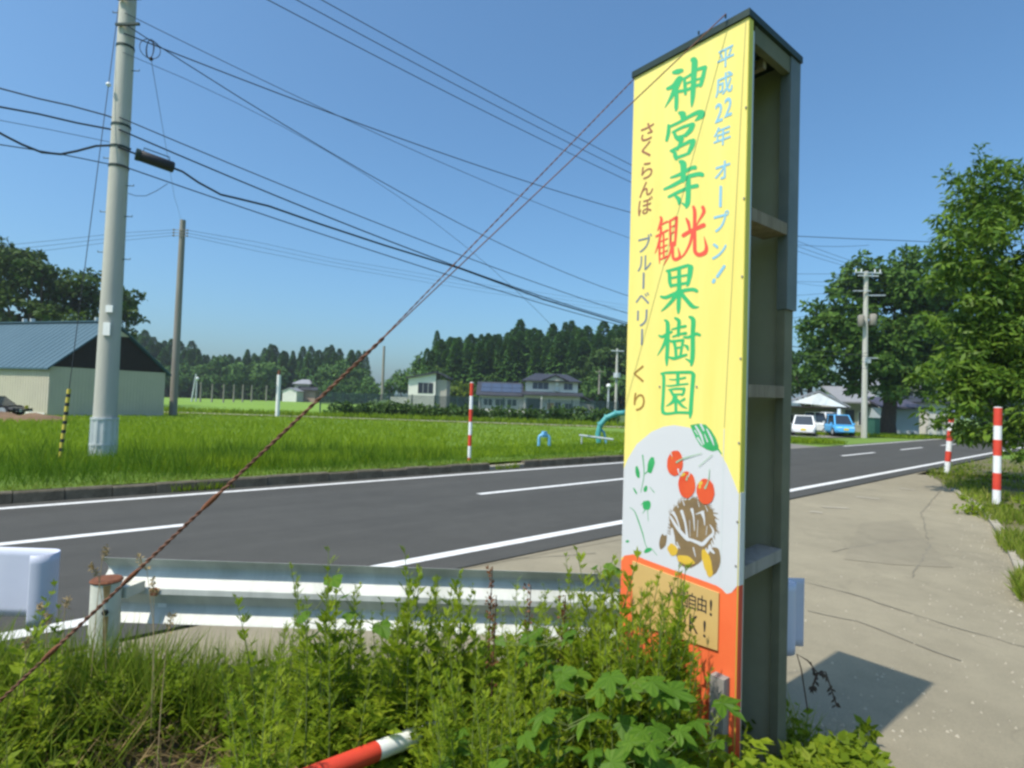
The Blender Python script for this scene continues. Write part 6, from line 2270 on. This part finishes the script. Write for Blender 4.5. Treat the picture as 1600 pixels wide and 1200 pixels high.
tips = [(515, 862, 2.36, 'tallest feathery weed on the left, rising past the guardrail top under the dashed line'), (490, 925, 2.25, 0), (548, 902, 2.45, 0), (417, 918, 2.7, 'lone narrow weed between the rust stain and the tall weeds'), (655, 856, 2.4, 'tall feathery weed crossing the white edge line in mid picture'), (690, 905, 2.5, 0),
        (632, 930, 2.4, 0), (735, 890, 2.6, 0), (880, 908, 2.5, 0), (905, 862, 2.3, 'tall weed just left of the white picture area of the signboard'), (935, 848, 2.25, 'tallest weed left of the signboard, its tip against the road edge'), (955, 852, 2.35, 0), (25, 912, 2.5, 'upright weed at the left edge before the lilac guardrail end'),
        (92, 948, 2.6, 'weed left of the cream guardrail post'), (1052, 862, 2.06, 'weed reaching over the painted chestnut on the signboard'), (1030, 905, 2.1, 0), (1000, 878, 2.15, 0), (1072, 925, 2.0, 0), (985, 960, 2.1, 0), (1020, 965, 2.05, 0), (1045, 985, 2.0, 0), (960, 930, 2.2, 0), (925, 930, 2.3, 0), (855, 930, 2.45, 0), (800, 935, 2.5, 0),
        (580, 960, 2.5, 0), (600, 985, 2.4, 0), (460, 985, 2.4, 0), (440, 960, 2.5, 0), (560, 1000, 2.2, 0), (700, 960, 2.3, 0), (760, 950, 2.4, 0), (1085, 1010, 1.98, 0), (1062, 1040, 1.95, 0), (1008, 1010, 2.0, 0), (984, 902, 2.12, 0), (1008, 925, 2.06, 0), (1012, 892, 2.1, 0), (1036, 938, 2.04, 0), (1056, 955, 2.0, 0), (1070, 985, 1.97, 0), (975, 985, 2.1, 0), (992, 1005, 2.06, 0), (1024, 1000, 2.02, 0), (1040, 1022, 2.0, 0), (1078, 1030, 1.94, 0), (1058, 1065, 1.94, 0), (1000, 955, 2.1, 0), (1018, 1050, 2.0, 0), (980, 1045, 2.08, 0), (1035, 1075, 1.97, 0), (1092, 1075, 1.9, 0),
        (505, 890, 2.4, 0), (528, 900, 2.2, 0), (645, 890, 2.35, 0), (670, 880, 2.45, 0), (915, 890, 2.4, 0), (945, 880, 2.2, 0), (895, 900, 2.35, 0), (430, 950, 2.6, 0),
        (505, 872, 2.42, 0), (532, 885, 2.4, 0), (482, 900, 2.5, 0), (518, 905, 2.5, 0), (548, 925, 2.55, 0), (497, 935, 2.45, 0), (470, 945, 2.55, 0), (560, 935, 2.5, 0), (648, 872, 2.5, 0), (664, 880, 2.55, 0), (682, 890, 2.6, 0), (640, 905, 2.5, 0), (672, 915, 2.5, 0), (700, 925, 2.6, 0),
        (912, 870, 2.45, 0), (925, 862, 2.5, 0), (942, 868, 2.4, 0), (948, 890, 2.35, 0), (932, 900, 2.45, 0), (900, 905, 2.5, 0), (962, 905, 2.3, 0), (970, 930, 2.25, 0), (1048, 880, 2.08, 0), (1060, 890, 2.06, 0), (1042, 905, 2.1, 0), (990, 890, 2.2, 0), (1026, 915, 2.12, 0), (1050, 930, 2.08, 0)]
wr = random.Random(17)


def zone(px):
    if px < 500:
        return 'feathery weed among many near the dark hollow in the grass'
    if px < 640:
        return 'feathery weed among many behind the lower red end of the fallen pole'
    if px < 800:
        return 'feathery weed among many behind the middle of the fallen pole'
    if px < 960:
        return 'feathery weed among many between the fallen pole and the signboard'
    return 'feathery weed among many against the orange base of the signboard'

for i, (px, py, Y0, lb) in enumerate(tips):
    p = at(px, py, Y0)
    z0_ = vz(p.x, p.y)
    put_weed(wr.randrange(10), (p.x, p.y, z0_ - .02), max(.25, p.z - z0_), lb or zone(px), wr.uniform(0, 6.3))
# a thick stand right before the sign's base
cnt = 0
while cnt < 34:
    px, py, Y0 = wr.uniform(968, 1082), wr.uniform(885, 1060), wr.uniform(1.95, 2.35)
    p = at(px, py, Y0)
    if (Vector((p.x, p.y, 0)) - SN).dot(NF) < .10 or py < 885 + (px - 968) * .5:
        continue
    z0_ = vz(p.x, p.y)
    put_weed(wr.randrange(10), (p.x, p.y, z0_ - .02), p.z - z0_, zone(px), wr.uniform(0, 6.3))
    cnt += 1
# slim stalks before the lower half of the rail
cnt = 0
while cnt < 34:
    px, py, Y0 = wr.uniform(560, 975), wr.triangular(880, 965, 950), wr.uniform(2.35, 2.9)
    p = at(px, py, Y0)
    z0_ = vz(p.x, p.y)
    put_weed(wr.randrange(10), (p.x, p.y, z0_ - .02), p.z - z0_, zone(px), wr.uniform(0, 6.3))
    cnt += 1
# weeds over the far half of the fallen pole
cnt = 0
while cnt < 30:
    px, py, Y0 = wr.uniform(672, 880), wr.uniform(1010, 1120), wr.uniform(1.8, 2.2)
    p = at(px, py, Y0)
    z0_ = vz(p.x, p.y)
    put_weed(wr.randrange(10), (p.x, p.y, z0_ - .02), p.z - z0_, zone(px), wr.uniform(0, 6.3))
    cnt += 1
# lower filling weeds
cnt = 0
while cnt < 110:
    px, py, Y0 = wr.uniform(380, 1075), wr.uniform(955, 1140), wr.uniform(1.75, 2.75)
    p = at(px, py, Y0)
    if 440 < px < 705 and Y0 < 2.3:
        continue
    if p.x < HOL.x + .5 and (p.x - HOL.x) ** 2 / .2 + (p.y - HOL.y) ** 2 / .12 < 1.2:
        continue
    if (Vector((p.x, p.y, 0)) - SN).dot(E1) > -.05 and (Vector((p.x, p.y, 0)) - SN).dot(NF) < .06:
        continue
    z0_ = vz(p.x, p.y)
    H_ = p.z - z0_
    if not (.15 < H_ < .75):
        continue
    put_weed(wr.randrange(10), (p.x, p.y, z0_ - .02), H_, zone(px), wr.uniform(0, 6.3))
    cnt += 1
cnt = 0
while cnt < 55:
    px, py, Y0 = wr.uniform(-40, 400), wr.uniform(1000, 1180), wr.uniform(2.0, 3.1)
    p = at(px, py, Y0)
    if (p.x - HOL.x) ** 2 / .14 + (p.y - HOL.y) ** 2 / .10 < 1.9:
        continue
    z0_ = vz(p.x, p.y)
    H_ = p.z - z0_
    if not (.12 < H_ < .5):
        continue
    put_weed(wr.randrange(10), (p.x, p.y, z0_ - .02), H_, 'short leafy weed in the grass at the lower left', wr.uniform(0, 6.3), 'short weeds at the lower left')
    cnt += 1

# reddish dock stalks
for i, (px, py, Y0) in enumerate(((766, 885, 2.55), (826, 915, 2.55), (880, 930, 2.5), (772, 930, 2.5))):
    p = at(px, py, Y0)
    z0_ = vz(p.x, p.y)
    H_ = p.z - z0_
    t = thing('dock_plant', ('tall thin reddish dock stalk, the tallest, in the middle of the weeds', 'reddish dock stalk right of the tallest one before the guardrail', 'short reddish dock stalk nearest to the signboard', 'reddish dock stalk low beside the tallest one')[i], 'plant', (p.x, p.y, z0_), 0, 'reddish dock stalks')
    part('stem', MB().tube([(0, 0, 0), (.01, 0, H_)], [.004, .002], 5), K['darkstem'], t)
    r_ = np.random.default_rng(900 + i)
    n_ = 80
    z = H_ * (.45 + .55 * r_.random(n_))
    P = np.stack([r_.normal(size=n_) * .007, r_.normal(size=n_) * .007, z], 1)
    obj('seed_head', cards_mesh('seed_head', P, unit(n_, r_) + np.array([0, 0, .7]), unit(n_, r_), .022 * np.ones(n_), .011 * np.ones(n_), K['lf_red'], .5 + .2 * r_.normal(size=n_)), t)

# dry grass stalks on the left
for i, (px, py, Y0) in enumerate(((168, 855, 2.75), (140, 882, 2.75), (215, 868, 2.7), (60, 945, 2.6), (75, 960, 2.6), (105, 935, 2.7), (42, 1000, 2.5), (238, 905, 2.6), (270, 960, 2.4))):
    p = at(px, py, Y0)
    bx_, by_ = p.x + rnd.uniform(-.10, .12), p.y + .05
    z0_ = vz(bx_, by_)
    t = thing('dry_grass_stalk', ('bent straw-coloured grass stalk with a seed plume, ' + ('above the rusty post cap', 'leaning left of the rusty post cap', 'right of the post before the rail end', 'before the lilac guardrail end', 'low before the lilac guardrail end', 'between the lilac end and the post', 'low at the left edge', 'before the rust stain of the rail', 'right of the post below the rail')[i]), 'plant', (bx_, by_, z0_), 0, 'straw-coloured grass stalks')
    e = p - Vector((bx_, by_, z0_))
    part('stem', MB().tube([(0, 0, 0), (e.x * .25, e.y * .3, e.z * .6), (e.x * .6, e.y * .7, e.z * .92), tuple(e)], [.0022, .0018, .0013, .0008], 5), K['drystem'], t, True)
    r_ = np.random.default_rng(950 + i)
    n_ = 40
    f_ = r_.random(n_)
    A_, B2 = np.array((e.x * .6, e.y * .7, e.z * .92)), np.array(e)
    P = A_ + (B2 - A_) * f_[:, None] + r_.normal(size=(n_, 3)) * .004
    obj('plume', cards_mesh('plume', P, np.tile(B2 - A_, (n_, 1)) * 8 + unit(n_, r_), unit(n_, r_), .022 * np.ones(n_), .007 * np.ones(n_), K['dry'], .5 + .2 * r_.normal(size=n_)), t)


# hop vines with large lobed leaves
def lobed_leaf(seed, m, heart=False):
    r_ = random.Random(seed)
    pts = []
    if heart:
        ang_r = [(-170, .30), (-150, .46), (-120, .52), (-80, .50), (-45, .52), (-20, .66), (0, .92), (20, .66), (45, .52), (80, .50), (120, .52), (150, .46), (170, .30)]
    else:
        ang_r = [(-172, .20), (-150, .42), (-128, .52), (-112, .40), (-92, .50), (-72, .66), (-58, .78), (-44, .60), (-32, .40), (-20, .62), (-10, .86), (0, 1.0), (10, .86), (20, .62), (32, .40), (44, .60), (58, .78), (72, .66), (92, .50), (112, .40), (128, .52), (150, .42), (172, .20)]
    for a, r in ang_r:
        r *= r_.uniform(.92, 1.08)
        t_ = math.radians(a)
        x, y = r * math.cos(t_), r * math.sin(t_)
        z = -.18 * abs(y) + .10 * math.sin(3 * x + seed) - .22 * max(0, x) ** 2 + r_.uniform(-.02, .02)
        pts.append((x, y, z))
    me_ = bpy.data.meshes.new('leaf')
    me_.from_pydata([(0, 0, .03)] + pts, [], [(0, i, i + 1) for i in range(1, len(pts))])
    a = me_.attributes.new('tint', 'FLOAT', 'FACE')
    a.data.foreach_set('value', np.array([.5 + .1 * (-1) ** i for i in range(len(pts) - 1)], np.float32))
    me_.materials.append(m)
    return me_


leaves = [lobed_leaf(k, K['lf_hop']) for k in range(5)]
hearts = [lobed_leaf(20 + k, K['lf_hop'], True) for k in range(3)]


def vine(label, anchor_px, spots, size, mset, name='hop_vine', group=None, Y0=1.9):
    base = at(*anchor_px)
    base.z = max(vz(base.x, base.y), -.1)
    t_ = thing(name, label, 'plant', base, 0, group)
    prev = Vector((0, 0, 0))
    mb_ = MB()
    for (px, py, Yp) in spots:
        p_ = at(px, py, Yp) - base
        mid_ = prev.lerp(p_, .5) + Vector((0, 0, .05))
        mb_.tube([prev, mid_ - Vector((0, 0, .09)), p_ - Vector((0, 0, .02))], .0016, 5)
        prev = p_
        lf_ = obj('leaf', wr.choice(mset), t_)
        lf_.location = p_
        sc_ = size * wr.uniform(.7, 1.25)
        lf_.scale = (sc_, sc_, sc_)
        # face mostly up and towards the light, hanging a bit
        lf_.rotation_euler = (wr.uniform(.15, .75), wr.uniform(-.35, .35), wr.uniform(-2.6, -.5))
    part('vine_stem', mb_, K['stem'], t_, True)
    return t_


vr = random.Random(4)
for i, (cx, cy, Yc, n_, lb) in enumerate(((885, 1150, 1.85, 9, 'hop vine with large lobed leaves low down between the fallen pole and signboard'), (975, 1165, 1.75, 10, 'hop vine with large pale lobed leaves at the bottom centre-right'), (1050, 1165, 1.72, 9, 'hop vine with lobed leaves left of the timber stake'),
                                    (1000, 1095, 1.92, 9, 'hop vine climbing before the orange base of the signboard'), (905, 1075, 2.1, 8, 'hop vine among the weeds left of the signboard base'), (820, 1185, 1.8, 8, 'hop vine at the bottom edge right of the fallen pole'),
                                    (760, 1130, 2.0, 6, 'hop vine before the white part of the fallen pole'), (1090, 1125, 1.82, 6, 'hop vine leaves before the timber stake'), (730, 1195, 1.85, 5, 'hop vine at the bottom edge below the fallen pole'), (860, 1010, 2.3, 7, 'hop vine below the guardrail end left of the signboard'))):
    spots = [(cx + vr.uniform(-52, 52), cy + vr.uniform(-42, 42), Yc + vr.uniform(-.1, .12)) for _ in range(n_)]
    spots.sort(key=lambda q: -q[1])
    vine(lb, (cx, cy + 60, Yc), spots, .068, leaves, 'hop_vine', 'hop vines with lobed leaves')
vine('bindweed with heart-shaped leaves climbing the tallest weed on the left', (515, 1080, 2.26), [(500, 985, 2.24), (545, 960, 2.24), (472, 962, 2.22), (520, 905, 2.28), (596, 978, 2.3), (540, 930, 2.25)], .062, hearts, 'bindweed')
vine('bindweed with broad leaves on the weeds left of the signboard', (925, 1060, 2.3), [(930, 885, 2.28), (950, 890, 2.28), (840, 985, 2.35), (780, 1000, 2.35), (890, 990, 2.25)], .052, hearts, 'bindweed')
for i, (px, py, lb) in enumerate(((1195, 1150, 'low leafy plant at the foot of the signboard side opening'), (1250, 1140, 'low leafy plant right of the signboard in the sign shadow'), (1310, 1165, 'low leafy plant at the edge of the driveway by the sign shadow'), (1225, 1095, 'dark leafy plant behind the corner post of the signboard'), (1350, 1110, 'small upright weed in the shadow on the driveway edge'))):
    p = at(px, py, 2.55 + .12 * i)
    z0_ = vz(p.x, p.y)
    tree('leafy_plant', lb, (p.x, p.y, z0_ - .02), max(.1, p.z - z0_) * .8, .005, crown_blobs([(0, 0, max(.06, (p.z - z0_) * .6), .13 if i < 4 else .05, 8)], 70 + i), 'lf_cover', 3500, .05, .5, 70 + i, None, 3, bark='stem', cat='plant', trunk0=0)
# withered vine right of the signboard
p = at(1262, 1105, 2.75)
t = thing('withered_vine', 'dark withered vine arching over the shadow right of the signboard', 'plant', (p.x, p.y, vz(p.x, p.y)))
px_pts = [(1262, 1110, 2.75), (1252, 1045, 2.75), (1245, 1022, 2.75), (1262, 1032, 2.76), (1278, 1052, 2.78), (1268, 1078, 2.78)]
px_pt2 = [(1268, 1078, 2.78), (1276, 1052, 2.78), (1290, 1050, 2.8), (1300, 1080, 2.82), (1308, 1104, 2.84)]
mb = MB()
for L_ in (px_pts, px_pt2):
    mb.tube([at(*q_) - Vector(t.location) for q_ in L_], .0032, 5)
part('vine_stem', mb, K['darkstem'], t, True)
r_ = np.random.default_rng(66)
P = []
for L_ in (px_pts[3:], px_pt2):
    for a, b in zip(L_[:-1], L_[1:]):
        for k in range(7):
            P.append(np.array(at(*a).lerp(at(*b), r_.random()) - Vector(t.location)))
P = np.array(P)
obj('dead_leaf', cards_mesh('dead_leaf', P, unit(len(P), r_) + np.array([0, 0, -1.0]), unit(len(P), r_), .03 * np.ones(len(P)), .014 * np.ones(len(P)), K['darkleaf'] if 'darkleaf' in K else leafmat('dead_leaf', (.03, .02, .015), (.05, .035, .025), (.08, .055, .035), .1), .5 + .2 * r_.normal(size=len(P))), t)
print('objects', len(bpy.data.objects), 'faces', sum(len(o.data.polygons) for o in bpy.data.objects if o.type == 'MESH'))

# ------------------------------------------------------------------ air
hz = MB().box(-2300, 2300, -80, 1700, -1.6, 34)
hm = bpy.data.materials.new('haze')
hm.use_nodes = True
t = hm.node_tree
t.nodes.remove(t.nodes['Principled BSDF'])
pv = t.nodes.new('ShaderNodeVolumePrincipled')
pv.inputs['Color'].default_value = (.80, .88, .97, 1)
pv.inputs['Density'].default_value = .00042
pv.inputs['Anisotropy'].default_value = .3
t.links.new(pv.outputs[0], t.nodes['Material Output'].inputs['Volume'])
obj('haze', mesh_from('haze', hz, hm), None, 'stuff')
S.cycles.volume_bounces = 0
